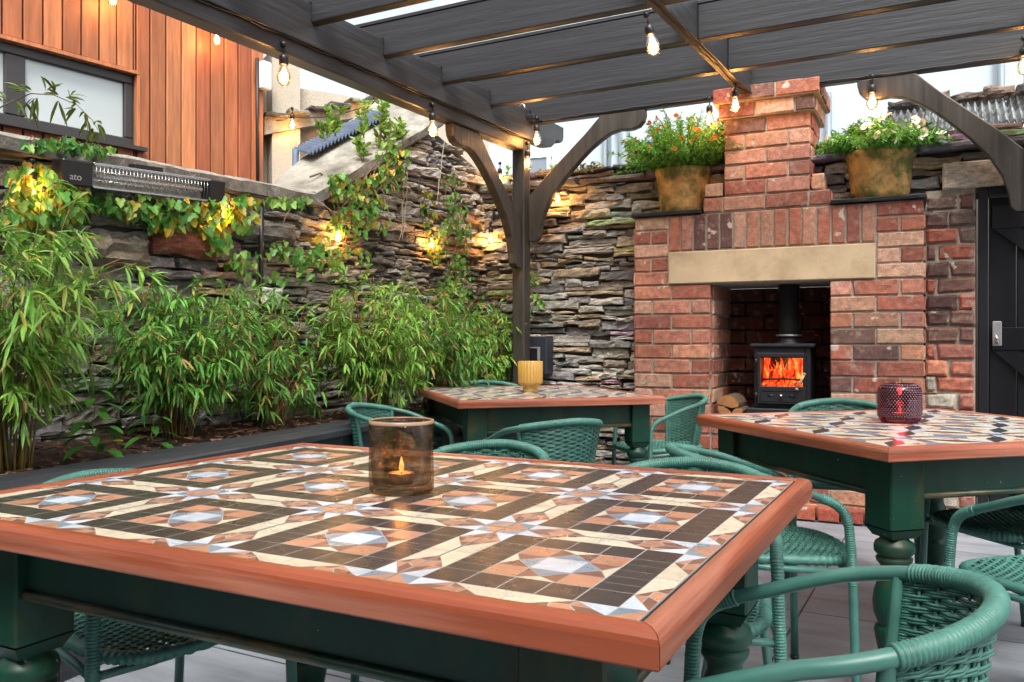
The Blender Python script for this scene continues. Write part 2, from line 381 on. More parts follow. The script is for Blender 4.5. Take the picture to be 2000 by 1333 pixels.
# ground: one sheet to the horizon, large slabs with narrow joints
def paving():
    m = bpy.data.materials.new('porcelain_paving'); m.use_nodes = True; n = m.node_tree.nodes; l = m.node_tree.links; b = n['Principled BSDF']
    tc = n.new('ShaderNodeTexCoord'); mp = n.new('ShaderNodeMapping'); mp.inputs['Location'].default_value = (.523, -.70, 0)
    br = n.new('ShaderNodeTexBrick'); br.offset = 0; br.squash = 1
    for k, v in (('Scale', 1), ('Brick Width', .96), ('Row Height', 1.28), ('Mortar Size', .004), ('Mortar Smooth', .1), ('Bias', 0)): br.inputs[k].default_value = v
    br.inputs['Color1'].default_value = (.27, .30, .335, 1); br.inputs['Color2'].default_value = (.22, .25, .285, 1); br.inputs['Mortar'].default_value = (.035, .03, .03, 1)
    l.new(tc.outputs['Object'], mp.inputs[0]); l.new(mp.outputs[0], br.inputs[0])
    mp2 = n.new('ShaderNodeMapping'); mp2.inputs['Scale'].default_value = (1.2, 5.5, 1); l.new(tc.outputs['Object'], mp2.inputs[0])
    t = n.new('ShaderNodeTexNoise'); t.inputs['Scale'].default_value = 1.6; t.inputs['Detail'].default_value = 9; t.inputs['Roughness'].default_value = .68; l.new(mp2.outputs[0], t.inputs[0])
    r = n.new('ShaderNodeMapRange'); r.inputs[1].default_value = .3; r.inputs[2].default_value = .72; r.inputs[3].default_value = .62; r.inputs[4].default_value = 1.3; l.new(t.outputs[0], r.inputs[0])
    mx = n.new('ShaderNodeMix'); mx.data_type = 'RGBA'; mx.blend_type = 'MULTIPLY'; mx.inputs[0].default_value = 1
    l.new(br.outputs[0], mx.inputs[6]); l.new(r.outputs[0], mx.inputs[7]); l.new(mx.outputs[2], b.inputs['Base Color'])
    r2 = n.new('ShaderNodeMapRange'); r2.inputs[3].default_value = .28; r2.inputs[4].default_value = .55; l.new(t.outputs[0], r2.inputs[0]); l.new(r2.outputs[0], b.inputs['Roughness'])
    bp = n.new('ShaderNodeBump'); bp.inputs['Strength'].default_value = .5; bp.inputs['Distance'].default_value = .004; bp.invert = True
    l.new(br.outputs['Fac'], bp.inputs['Height']); l.new(bp.outputs[0], b.inputs['Normal'])
    g = MB(); g.add([Vector((-60,-60,0)), Vector((60,-60,0)), Vector((60,60,0)), Vector((-60,60,0))], [(0,1,2,3)])
    o = g.build('ground', m); tag(o, None, None, kind='structure'); o['label'] = 'large pale grey paving slabs of the courtyard floor'
paving()

# ------------------------------------------------------------------ rubble walls
PALG = [(.16,.15,.13),(.22,.20,.17),(.12,.115,.105),(.19,.16,.12),(.26,.24,.20),(.10,.095,.09),(.20,.19,.175),(.15,.12,.09)]
def rubble(mb, pl, t0, t1, z0, ztop, hmin=.03, hmax=.085, lmin=2.0, lmax=7.0, pal=PALG, big=None, jit=.008, skip=None, rough=.011, tilt=0.0):
    z = z0; k = 0
    while z < ztop(None):
        h = rnd(hmin, hmax) * (big(None, z) if big else 1); t = t0 - rnd(0, .1)
        while t < t1:
            g = big(t, z) if big else 1
            wv = rnd(lmin, lmax) * min(h, .09) * (.7 + .3*g); wv = max(.07, min(.42, wv))
            zz = z + .035*math.sin(t*1.9+.7) + .02*math.sin(t*5.1) + (tilt*(t-t0) if tilt else 0)
            a = max(t, t0); b = min(t + wv, t1)
            if b - a > .03 and zz + h*.6 < ztop((a+b)/2) and not (skip and skip((a+b)/2, zz+h/2)):
                c = random.choice(pal); f = rnd(.82, 1.45); c = (c[0]*f*rnd(.98,1.06), c[1]*f, c[2]*f*rnd(.94,1.03))
                m = pl.mat()
                if h > .05 and random.random() < .35:     # two thin leaves instead of one stone
                    hh = h*rnd(.35,.65)
                    rough_block(mb, m, a+.004, b-.004, zz+.003, zz+hh-.003, rnd(0,.05), .14, c, rough, .006, .028, k, jit*.5, rough*.35)
                    rough_block(mb, m, a+.004, b-.004, zz+hh+.003, zz+h-.003, rnd(0,.05), .14, tuple(x*rnd(.7,1.3) for x in c), rough, .006, .028, k+.5, jit*.5, rough*.35)
                else:
                    rough_block(mb, m, a+.004, b-.004, zz+.004, zz+h-.005, rnd(0,.042), .14, c, rough, .007, .028, k, jit, rough*.4)
                k += 1.37
            t += wv
        z += h

# left wall with its raked gable end
LW0, LW1 = -1.75, T_CORNER - .02
RK0, RK1 = WALL.s_of(612), WALL.s_of(845)
ZRK0, ZRK1 = 1.74, WALL.z_of(865, 250)
ZC = WALL.z_of(590, 402)                      # underside of the level coping
def ltop(t):
    if t is None: return ZRK1 + .15
    if t < RK0: return ZC + .01
    if t < RK1: return ZC + (ZRK1-ZC)*(t-RK0)/(RK1-RK0)
    return ZRK1 - (t-RK1)*.5
lw = group_at('stone_wall', 'long rubble stone wall with ivy and a rendered coping, rising to a raked gable end', 'wall', WALL.P(0, 0, .1))
PALL = [(.23,.215,.19),(.30,.285,.255),(.12,.12,.118),(.27,.21,.15),(.38,.36,.32),(.18,.17,.155),(.27,.26,.25)]
def lbig(t, z):
    if t is None: return 1.0
    return 1.0
mb = MB()
rubble(mb, WALL, LW0, WALL.s_of(470), .35, ltop, .06, .15, 1.6, 4.0, PALL, rough=.016)
rubble(mb, WALL, WALL.s_of(470), T_CORNER+.12, .40, ltop, .024, .066, 2.6, 7.5, PALL+[(.34,.32,.28),(.38,.36,.32),(.28,.27,.24)], rough=.013, tilt=-.055)
# a few large boulders built into the wall, one of red brick
for (u0, v0, u1, v1, c) in ((150,465,275,520,(.20,.17,.12)), (288,452,410,503,(.30,.09,.055)), (60,520,180,575,(.15,.13,.11)), (215,560,330,620,(.17,.16,.14)), (430,430,560,470,(.15,.14,.12))):
    a, b = WALL.s_of(u0), WALL.s_of(u1); uz = (u0+u1)/2
    rough_block(mb, WALL.mat(), a, b, WALL.z_of(uz, v1), WALL.z_of(uz, v0), .085, .1, c, .02, .035, .04, u0, .012)
mb.build('stonework', M['stone'], lw)
mb = MB()
poly = [(LW0, 0), (T_CORNER+.3, 0), (T_CORNER+.3, ltop(T_CORNER)-.05), (RK1, ZRK1-.03), (RK0, ZC), (LW0, ZC)]
mb.prism(WALL.mat(), poly, .015, .40, (.1,.1,.1)); mb.build('wall_core', M['core'], lw)
# coping: dark front edge and pale sloped top
def slab(mb, t0, z0, t1, z1, th=.075, depth=.34, rise=.075, over=.05, mi_face=0, mi_top=1, n=26, nd=4, rise0=None, depth0=None):
    m = WALL.mat(); vs = []; fs = []; mi = []; rise1, depth1 = rise, depth; rise0 = rise if rise0 is None else rise0; depth0 = depth if depth0 is None else depth0
    prof = [(-over+.012, -0.0), (-over, .01), (-over, th-.012), (-over+.015, th)] + [(-over+.015 + (depth+over)*j/nd, th + rise*j/nd) for j in range(1, nd+1)] + [(depth, 0)]
    q = len(prof)
    for i in range(n+1):
        f = i/n; t = t0+(t1-t0)*f; z = z0+(z1-z0)*f; rise = rise0+(rise1-rise0)*f; depth = depth0+(depth1-depth0)*f
        prof = [(-over+.012, -0.0), (-over, .01), (-over, th-.012), (-over+.015, th)] + [(-over+.015 + (depth+over)*j/nd, th + rise*j/nd) for j in range(1, nd+1)] + [(depth, 0)]
        for j, (y, dz) in enumerate(prof):
            nn = noise.noise(Vector((t*5, y*9, dz*30+3)))*.011 + noise.noise(Vector((t*16, y*30, dz*60)))*.005
            vs.append(m @ Vector((t, y+nn, z+dz+nn)))
    o = len(mb.v); mb.v.extend(vs)
    for i in range(n):
        for j in range(q):
            j2 = (j+1) % q; mb.f.append((o+i*q+j, o+(i+1)*q+j, o+(i+1)*q+j2, o+i*q+j2)); mb.c.append((1,1,1)); mb.m.append(mi_top if 2 <= j < q-2 else mi_face); mb.sm.append(False)
    mb.add([vs[j] for j in range(q)], [tuple(range(q))]); mb.add([vs[n*q+j] for j in range(q)], [tuple(range(q-1,-1,-1))])
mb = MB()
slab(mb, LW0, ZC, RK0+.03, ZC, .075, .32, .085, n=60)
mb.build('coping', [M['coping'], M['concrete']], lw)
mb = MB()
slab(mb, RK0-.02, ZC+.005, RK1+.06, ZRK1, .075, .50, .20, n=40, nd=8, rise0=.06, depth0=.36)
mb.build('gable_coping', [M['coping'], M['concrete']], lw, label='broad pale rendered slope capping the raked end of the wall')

# back wall
bw = group_at('stone_wall', 'rubble slate wall behind the pergola post and brick fireplace, topped with thin slabs', 'wall', BACK.P(1.2, 0, .1))
tF0, tF1 = BACK.s_of(1225), BACK.s_of(1795)
tD0, tD1 = BACK.s_of(1911), BACK.s_of(1911) + .86
ZB = BACK.z_of(1140, 362)
ZL0, ZL1 = BACK.z_of(1850, 372), BACK.z_of(1850, 324)
PALB = [(.29,.28,.26),(.38,.37,.34),(.19,.185,.18),(.26,.22,.17),(.44,.43,.39),(.12,.12,.12),(.31,.25,.17),(.24,.235,.225)]
def bskip(t, z):
    if BACK.s_of(1300) < t < tF1 and z < 1.6: return True
    if t > BACK.s_of(1812) and z < ZL0 + .02: return True
    return False
mb = MB()
rubble(mb, BACK, -.02, tD1+.6, .0, lambda t: ZB, .026, .068, 2.2, 6.5, PALB, skip=bskip, rough=.012)
mb.build('stonework', M['stone'], bw)
mb = MB()
q1, q2 = BACK.s_of(1300), BACK.s_of(1780)
mb.prism(BACK.mat(), [(-.3,0),(q1,0),(q1,1.5),(q2,1.5),(q2,0),(tD0-.01,0),(tD0-.01,ZL0),(tD1+.9,ZL0),(tD1+.9,ZB-.01),(-.3,ZB-.01)], .02, .42, (.1,.1,.1)); mb.build('wall_core', M['core'], bw)
mb = MB(); t = -.1; k = 3
while t < tD1+.6:
    wv = rnd(.25,.6); h = rnd(.03,.05)
    rough_block(mb, BACK.mat(), t, t+wv-.008, ZB+.0, ZB+h, .075, .40, tuple(x*rnd(.7,1.2) for x in (.17,.165,.15)), .008, .012, .05, k, .006)
    t += wv; k += 1.1
for j in range(2):
    t = -.1
    while t < tD1+.6:
        wv = rnd(.1,.3); rough_block(mb, BACK.mat(), t, t+wv-.006, ZB+.045+j*.045, ZB+.045+j*.045+rnd(.025,.045), .0-rnd(0,.04), .3, tuple(x*rnd(.7,1.3) for x in (.22,.21,.19)), .01, .012, .05, k, .01)
        t += wv; k += 1.1
mb.build('coping', M['stone'], bw)
mb = MB(); rough_block(mb, BACK.mat(), BACK.s_of(1842), tD1+.3, ZL0, ZL1, .06, .15, (.46,.39,.30), .004, .008, .06, 5, .003)
mb.build('lintel', M['stone'], bw, label='pale dressed stone lintel over the black door')

# brick pier beside the door (old, rough bricks)
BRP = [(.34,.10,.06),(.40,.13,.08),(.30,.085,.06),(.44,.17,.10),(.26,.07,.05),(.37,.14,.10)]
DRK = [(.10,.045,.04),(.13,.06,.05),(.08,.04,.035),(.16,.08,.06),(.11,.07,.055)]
pr = group_at('brick_pier', 'old crumbling brick pier beside the black door, red at its foot and sooty above', 'pier', BACK.P(BACK.s_of(1860), 0, -.05))
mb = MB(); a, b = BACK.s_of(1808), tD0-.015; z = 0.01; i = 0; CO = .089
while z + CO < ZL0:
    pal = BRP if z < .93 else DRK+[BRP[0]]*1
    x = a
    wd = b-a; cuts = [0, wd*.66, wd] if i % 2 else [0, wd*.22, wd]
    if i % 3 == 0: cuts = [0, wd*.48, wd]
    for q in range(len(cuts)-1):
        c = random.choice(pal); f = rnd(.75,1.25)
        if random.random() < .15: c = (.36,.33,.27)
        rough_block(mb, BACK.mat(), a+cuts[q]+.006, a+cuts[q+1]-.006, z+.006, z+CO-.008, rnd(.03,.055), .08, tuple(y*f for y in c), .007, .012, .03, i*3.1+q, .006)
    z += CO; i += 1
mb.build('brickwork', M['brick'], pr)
mb = MB(); mb.box(BACK.mat(), (a, -.022, 0), (b, .018, ZL0-.002)); mb.build('mortar', M['mortar'], pr)

# black ledged door
dr = group_at('black_door', 'black boarded courtyard door with diagonal braces and a silver lock plate', 'door', BACK.P((tD0+tD1)/2, 0, 0))
mb = MB(); m = BACK.mat()
mb.box(m, (tD0, -.03, 0), (tD0+.045, .10, ZL0-.004), bev=.003); mb.box(m, (tD1-.045, -.03, 0), (tD1, .10, ZL0-.004), bev=.003); mb.box(m, (tD0+.047, -.03, ZL0-.05), (tD1-.047, .10, ZL0-.004), bev=.003)
mb.build('door_frame', M['door'], dr)
mb = MB(); x = tD0+.05
while x < tD1-.05:
    mb.box(m, (x, .02, .02), (min(x+.124, tD1-.048), .05, ZL0-.055), bev=.004); x += .128
lf = mb.build('leaf_boards', M['door'], dr)
mb = MB()
for zz in (.25, BACK.z_of(1925, 640)-.12, ZL0-.22): mb.box(m, (tD0+.06, -.006, zz), (tD1-.06, .018, zz+.12), bev=.004)
def brace_board(z0, z1):
    p = [(tD0+.07, z1), (tD0+.19, z1), (tD1-.07, z0), (tD1-.19, z0)]
    mb.prism(m, p, -.002, .0175)
brace_board(BACK.z_of(1925,640)+.002, ZL0-.224); brace_board(.372, BACK.z_of(1925,640)-.124)
mb.build('ledge', M['door'], dr)
mb = MB(); lu = BACK.s_of(1947); lz = BACK.z_of(1947, 652)
mb.box(m, (lu-.022, -.022, lz-.065), (lu+.022, -.008, lz+.065), bev=.004); o = mb.build('lock_plate', M['silver'], dr)
mb = MB(); mb.tube([BACK.P(lu, lz-.03, .03), BACK.P(lu, lz-.045, .05)], .011); mb.tube([BACK.P(lu-.008, lz-.005, .05), BACK.P(lu+.008, lz-.055, .05)], .006); mb.build('key_turn', M['steel'], o)

# dark box on the back wall, white switch inside
bx = group_at('meter_box', 'dark blue-grey box fixed low on the stone wall beside the pergola post', 'box', BACK.px(1060, 700))
ta, tb = BACK.s_of(1036), BACK.s_of(1085); za, zb = BACK.z_of(1060,730), BACK.z_of(1060,657)
mb = MB(); mb.box(m, (ta-.05, -.14, za), (tb, -.03, zb), bev=.006); mb.build('case', mat('box_paint', (.022,.028,.040), .45), bx)
mb = MB(); zc = BACK.z_of(1060,680); mb.box(m, (ta-.02, -.152, za+.03), (tb-.055, -.141, zc), bev=.004); mb.build('cover', M['black'], bx)
mb = MB(); mb.box(m, (tb-.058, -.158, zc-.12), (tb-.040, -.1525, zc+.008)); mb.box(m, (ta-.02, -.158, zc+.0), (tb-.062, -.1525, zc+.008)); mb.build('trim', M['silver'], bx)

# unseen wall added behind the viewer to hold back sky light and deepen contrast
rb = group_at('sky_blocker', 'unseen plain dark wall added behind the viewer to block sky light', 'building', Vector((0, -3.2, 0)))
mb = MB(); mb.box(I4, (-7, -3.5, 0), (7, -3.2, 4.6)); mb.build('wall', mat('sky_blocker_dark', (.10, .095, .09), .9, var=.15), rb)
# ------------------------------------------------------------------ clad building on the left
BL = VPlane((-1.764, 6.0), 36.5, K)
bl = group_at('clad_building', 'building clad in upright orange cedar boards with a dark framed window', 'building', BL.P(-.6, 0, -.2))
mb = MB(); t = BL.s_of(516); bwid = .111; i = 0
wr, wl = BL.s_of(266), BL.s_of(-140)
wzb, wzt = BL.z_of(264, 287), BL.z_of(262, 146)
ztopb = 4.2
while t > -4.6:
    c = random.choice([(.40,.125,.045),(.46,.16,.06),(.36,.10,.038),(.50,.19,.075),(.42,.14,.055)]); f = rnd(.62,.98); c = tuple(y*f for y in c)
    a, b = t-bwid, t
    def bd(z0, z1, a=a, b=b): mb.box(BL.mat(), (a+.0055, rnd(-.002,.002), z0), (b-.0055, .02, z1), c, 0, .003)
    if b > wl and a < wr:
        if a < wr < b: bd(1.0, ztopb, a=wr+.002) if b-wr > .02 else None
        bd(1.0, wzb-.02, a=a, b=min(b, wr)); bd(wzt+.03, ztopb, a=a, b=min(b, wr))
    else: bd(1.0, ztopb)
    t -= bwid
mb.build('cladding', M['clad'], bl)
mb = MB(); mm = BL.mat()
mb.prism(mm, [(-4.6, 0), (wl, 0), (wl, ztopb), (-4.6, ztopb)], .025, .3); mb.prism(mm, [(wr,0),(BL.s_of(517),0),(BL.s_of(517),ztopb),(wr,ztopb)], .025, .3)
mb.prism(mm, [(wl,0),(wr,0),(wr,wzb-.03),(wl,wzb-.03)], .025, .3); mb.prism(mm, [(wl,wzt+.03),(wr,wzt+.03),(wr,ztopb),(wl,ztopb)], .025, .3)
mb.build('backing_wall', M['core'], bl)
mb = MB(); mb.box(mm, (wl, -.012, wzt+.004), (wr+.012, .06, wzt+.026), (.42,.15,.06)); mb.box(mm, (wr+.002, -.008, wzb), (wr+.022, .10, wzt+.002), (.42,.15,.06)); mb.build('window_trim', M['clad'], bl)
fr = MB(); wx0, wx1 = wl, wr; mid = BL.s_of(36); fw = .055
def bar(x0, z0, x1, z1, y0=.035, y1=.085): fr.box(mm, (x0, y0, z0), (x1, y1, z1), bev=.006)
bar(wx0, wzt-fw, wx1, wzt); bar(wx0, wzb, wx1, wzb+fw)
bar(wx1-fw, wzb+fw+.001, wx1, wzt-fw-.001); bar(mid-.055, wzb+fw+.001, mid+.055, wzt-fw-.001)
wf = fr.build('window', M['frame_dark'], bl)
mb = MB(); mb.box(mm, (mid+.056, .06, wzb+fw+.002), (wx1-fw-.002, .07, wzt-fw-.002)); mb.build('pane', M['pane'], wf)
mb = MB(); mb.box(mm, (wx0+.01, .06, wzb+fw+.002), (mid-.056, .07, wzt-fw-.002)); mb.build('pane', M['pane'], wf)
mb = MB(); mb.prism(mm, [(wl, wzb-.028), (wr+.05, wzb-.028), (wr+.05, wzb-.003), (wl, wzb-.003)], -.05, .034); mb.build('sill', M['frame_dark'], bl)
# down cable and white box at its corner
mb = MB(); tc_ = BL.s_of(499)
mb.tube([BL.P(tc_, BL.z_of(499, 115), .02), BL.P(tc_, BL.z_of(499, 240), .022), BL.P(tc_+.01, 1.5, .02)], .013); mb.build('conduit', M['cable'], bl)
wb = MB(); wb.box(mm, (BL.s_of(501.5), -.07, BL.z_of(508,177)), (BL.s_of(520), -.012, BL.z_of(508,123)), bev=.008); o = recenter(wb.build('alarm_box', M['whiteplastic']))
tag(o, 'small white box screwed to the corner of the cedar cladding beside the black conduit', 'box')

# rendered annexe beyond the clad building, with eaves and distant roofs
AN = VPlane((-1.76, 6.25), 58.0, K)
an = group_at('rendered_annexe', 'low pebble-dashed annexe with a weathered eaves board beyond the wall', 'building', AN.P(.6, 0, -.1))
mb = MB(); am = AN.mat()
mb.box(am, (-.25, 0, 0), (1.9, .3, AN.z_of(560, 245)+.3)); mb.build('rendered_wall', M['pebble'], an)
mb = MB(); e0, e1 = AN.s_of(505), AN.s_of(800)
z0a, z0b = AN.z_of(505, 272), AN.z_of(505, 238); z1a, z1b = AN.z_of(780, 212), AN.z_of(780, 186)
def eave(mb, y0, y1, da, db, n=14, col=(1,1,1)):
    for i in range(n):
        f0, f1 = i/n, (i+1)/n
        p = [(e0+(e1-e0)*f0, z0a+(z1a-z0a)*f0+da), (e0+(e1-e0)*f1, z0a+(z1a-z0a)*f1+da), (e0+(e1-e0)*f1, z0b+(z1b-z0b)*f1+db), (e0+(e1-e0)*f0, z0b+(z1b-z0b)*f0+db)]
        mb.prism(am, p, y0, y1)
eave(mb, -.16, -.02, 0, 0); mb.build('eaves_board', M['concrete'], an)
mb = MB(); t = e0
while t < e1:
    f = (t-e0)/(e1-e0); zz = z0b+(z1b-z0b)*f
    rough_block(mb, am, t, t+.17, zz+.004, zz+.03+rnd(0,.012), .20+rnd(0,.03), .2, random.choice([(.10,.10,.09),(.22,.21,.18),(.07,.07,.065),(.16,.17,.12)]), .01, .008, .05, t*9, .006); t += .165
mb.build('slate_edge', M['stone'], an)
mb = MB(); mb.box(am, (AN.s_of(521), -.14, 1.9), (AN.s_of(575), .4, AN.z_of(545,112))); mb.build('chimney_block', M['pebble'], an)
FR = VPlane((-2.2, 8.6), 66.0, K)
rf = group_at('distant_roof', 'grey sloping roof seen under the pergola beam', 'roof', FR.P(.8, 0, 1.5)); fm = FR.mat()
mb = MB(); p0 = FR.px(560, 212); p1 = FR.px(575, 186); 
mb.add([FR.px(540,222), FR.px(760,186), FR.px(760,158)+FR.n*-1.2, FR.px(540,190)+FR.n*-1.2, FR.px(540,222)-Vector((0,0,.12)), FR.px(760,186)-Vector((0,0,.12)), FR.px(760,158)+FR.n*-1.2-Vector((0,0,.12)), FR.px(540,190)+FR.n*-1.2-Vector((0,0,.12))], [(0,1,2,3),(4,7,6,5),(0,4,5,1),(1,5,6,2),(2,6,7,3),(3,7,4,0)])
mb.build('roof_sheet', M['roof'], rf)
mb = MB(); mb.box(fm, (FR.s_of(545), .1, 0), (FR.s_of(755), 1.1, FR.z_of(640,205)-.2)); mb.build('wall', M['whitewall'], rf)
# blue corrugated sheet leaning behind the coping
CP = VPlane((-.98, 5.05), 40.0, K)
mb = MB(); a, b = CP.px(606, 298), CP.px(760, 222); up = Vector((0,0,.05)); bk = CP.n*-.16 + Vector((0,0,.045)); N = 110; vs = []
for i in range(N+1):
    for j, q in enumerate((0, 1)):
        f = i/N; base = a+(b-a)*f + bk*q; vs.append(base + Vector((0,0,.012*math.sin(i*1.3))))
for i in range(N+1):
    for q in (0,1): f = i/N; vs.append(a+(b-a)*f + bk*q + Vector((0,0,.012*math.sin(i*1.3)-.012)))
o2 = 2*(N+1); fs = []
for i in range(N):
    fs += [(2*i,2*i+2,2*i+3,2*i+1),(o2+2*i,o2+2*i+1,o2+2*i+3,o2+2*i+2),(2*i,o2+2*i,o2+2*i+2,2*i+2),(2*i+1,2*i+3,o2+2*i+3,o2+2*i+1)]
fs += [(0,1,o2+1,o2),(2*N,o2+2*N,o2+2*N+1,2*N+1)]
mb.add(vs, fs); mb.tube([a+bk*.9, Vector((a.x,a.y,0))+bk*Vector((0,0,0)).length+bk*.9-Vector((0,0,0))], .02)
mb.tube([b+bk*.9, Vector(((b+bk*.9).x,(b+bk*.9).y,0))], .02)
o = recenter(mb.build('corrugated_sheet', M['bluecorr'])); tag(o, 'blue corrugated sheet sloping up behind the rendered gable of the wall', 'roof sheet')

# white building beyond the back wall
WB = plane_dir((.0, 9.2), (.93, -.36), K)
wbd = group_at('white_building', 'pale rendered building beyond the courtyard with grey drainpipes', 'building', WB.P(3, 0, -.3)); wm = WB.mat()
mb = MB(); mb.box(wm, (-.9, 0, 0), (WB.s_of(1205), .5, 6)); mb.box(wm, (WB.s_of(1205)+.001, -.25, 0), (7.5, .5, 6)); mb.build('wall', M['whitewall'], wbd)
for (u, w_, v0, v1) in ((1184, .030, 235, 345), (1232, .06, 190, 345), (1617, .03, 200, 330), (1940, .03, 100, 190)):
    mb = MB(); t = WB.s_of(u); off = .33 if u > 1205 else .06
    mb.tube([WB.P(t, WB.z_of(u, v1)-1.0, off), WB.P(t, WB.z_of(u, v0), off)], w_, 12)
    if u == 1232: mb.tube([WB.P(t, WB.z_of(u,292), off), WB.P(t+.12, WB.z_of(u,292)-.03, off), WB.P(t+.4, WB.z_of(u,292)-.05, off)], .045, 12); mb.tube([WB.P(t, WB.z_of(u,232), off), WB.P(t, WB.z_of(u,232)-.06, off)], .08, 12)
    mb.build('drainpipe', M['pipe'], wbd)
mb = MB(); t0, t1 = WB.s_of(1037), WB.s_of(1075); zt, zb_ = WB.z_of(1056,306), WB.z_of(1056,350)
mb.box(wm, (t0-.1, -.04, zt-.02), (t1+.02, -.001, zt+.02)); mb.box(wm, (t1-.03, -.04, zb_-.2), (t1+.01, -.001, zt-.021)); fo = mb.build('window', M['whiteplastic'], wbd)
mb = MB(); mb.box(wm, (t0-.1, -.025, zb_-.2), (t1-.031, -.005, zt-.021)); mb.build('pane', mat('dusky_pane', (.18,.22,.26), .1), fo)
# lean-to with corrugated roof at the right
CR = plane_dir((1.2, 6.1), (C_, -S_), K)
cr = group_at('lean_to_roof', 'lichen-covered corrugated lean-to roof above the wall by the door', 'roof', CR.px(1880, 230)); 
mb = MB(); t0, t1 = CR.s_of(1722), CR.s_of(1722)+3.2; N = 380; zl = CR.z_of(1850, 252); vs = []; rowsn = 7
for i in range(N+1):
    t = t0+(t1-t0)*i/N
    for j in range(rowsn):
        f = j/(rowsn-1); vs.append(CR.P(t, zl+f*.30+.022*math.cos(i*1.25*1.0), -f*.62))
fs = [(i*rowsn+j, (i+1)*rowsn+j, (i+1)*rowsn+j+1, i*rowsn+j+1) for i in range(N) for j in range(rowsn-1)]
mb.add(vs, fs); o = mb.build('roof_sheet', M['corr'], cr)
so = o.modifiers.new('thick', 'SOLIDIFY'); so.thickness = .01
mb = MB(); t = t0; k = 1
while t < t1:
    rough_block(mb, CR.mat(), t, t+.2, zl+.31, zl+.37+rnd(0,.03), -.56, .75, random.choice([(.10,.07,.05),(.16,.11,.08),(.07,.06,.05)]), .02, .03, .05, k, .01); t += .2; k += 1.3
mb.build('ridge', M['stone'], cr)
mb = MB(); mb.box(CR.mat(), (t0+.1, .05, 0), (t1, .5, zl-.03)); mb.build('wall', M['core'], cr)
# ================================================================== FIREPLACE
fp = group_at('brick_fireplace', 'tall red brick outdoor fireplace with a stone lintel, slate shelves and a stepped chimney', 'fireplace', FIRE.P(.78, 0, -.3))
FM = FIRE.mat()
Wd = FIRE.s_of(1806); OPL, OPR = FIRE.s_of(1388), FIRE.s_of(1620); JL, JR = FIRE.s_of(1305), FIRE.s_of(1711)
CO = 1.30 and (FIRE.z_of(1316,557)) / 15.0
ZLB = FIRE.z_of(1316, 557); ZLT = FIRE.z_of(1500, 484.5); ZST = ZLT + .222; 
CH = (ZST + 0.0)
FB = [(.37,.130,.080),(.43,.180,.115),(.31,.100,.064),(.45,.22,.15),(.27,.082,.055),(.38,.145,.092),(.46,.26,.18),(.22,.075,.055),(.34,.16,.11)]
def bcol():
    r = random.random()
    if r < .10: c = (.13,.065,.055)
    elif r < .10: c = (.48,.34,.27)
    else: c = random.choice(FB)
    f = rnd(.82,1.15); return (c[0]*f, c[1]*f*rnd(.92,1.1), c[2]*f)
sd_ = [0]
def brick(mb, x0, x1, z0, z1, proud=.0, depth=.06, m=None, col=None, r=.0035):
    sd_[0] += 1.31
    rough_block(mb, m or FM, x0+.006, x1-.006, z0+.006, z1-.006, proud+rnd(0,.004), depth, col or bcol(), r, .0042, .03, sd_[0], .002)
def course(mb, x0, x1, z0, n, i, m=None, L=.24, first=None, **kw):
    "stretcher course between x0 and x1, half-bond by row"
    h = CO; w = x1-x0; x = x0; L = w/max(1, round(w/ L * 2)/2)
    if i % 2: brick(mb, x, x+L/2, z0, z0+h, m=m, **kw); x += L/2
    while x < x1-.01:
        e = min(x+L, x1)
        if e-x > .03: brick(mb, x, e, z0, z0+h, m=m, **kw)
        x = e
mb = MB()
for i in range(15):
    z = i*CO
    course(mb, 0, OPL, z, 0, i); course(mb, OPR, Wd, z, 0, i+1)
    if z < .52: course(mb, OPL, OPR, z, 0, i, m=FM)
n2 = 5; h2 = (ZST-ZLB)/n2; CO_ = CO; CO = h2
for i in range(n2):
    z = ZLB+i*h2
    course(mb, 0, JL, z, 0, i, L=.225 if i%2==0 else .225); course(mb, JR, Wd, z, 0, i, L=.225)
CO = CO_
ns = 15; sw = (JR-JL)/ns
for i in range(ns): brick(mb, JL+i*sw, JL+(i+1)*sw, ZLT+.004, ZST)
# left side face + reveals
SL = FM @ Matrix.Translation((0, .62, 0)) @ Matrix.Rotation(R(-90), 4, 'Z')
SR = FM @ Matrix.Translation((Wd, 0, 0)) @ Matrix.Rotation(R(90), 4, 'Z')
RV = FM @ Matrix.Translation((OPL, 0, 0)) @ Matrix.Rotation(R(90), 4, 'Z')
RW = FM @ Matrix.Translation((OPR, .55, 0)) @ Matrix.Rotation(R(-90), 4, 'Z')
for i in range(19): course(mb, 0, .62, i*CO, 0, i, m=SL, L=.235); course(mb, .06, .62, i*CO, 0, i, m=SR, L=.235)
for i in range(15): course(mb, .06, .55, i*CO, 0, i+1, m=RV, L=.235); course(mb, 0, .49, i*CO, 0, i, m=RW, L=.235)
mb.build('brickwork', M['brick'], fp)
# mortar bodies (recessed)
mb = MB(); q = .008
mb.box(FM, (q, q, 0), (OPL-q, .6, ZLB)); mb.box(FM, (OPR+q, q, 0), (Wd-q, .6, ZLB)); mb.box(FM, (q, q, ZLB+.001), (Wd-q, .6, ZST-.002)); mb.box(FM, (OPL-q+.001, q, 0), (OPR+q-.001, .6, .53))
mb.build('mortar', M['mortar'], fp)
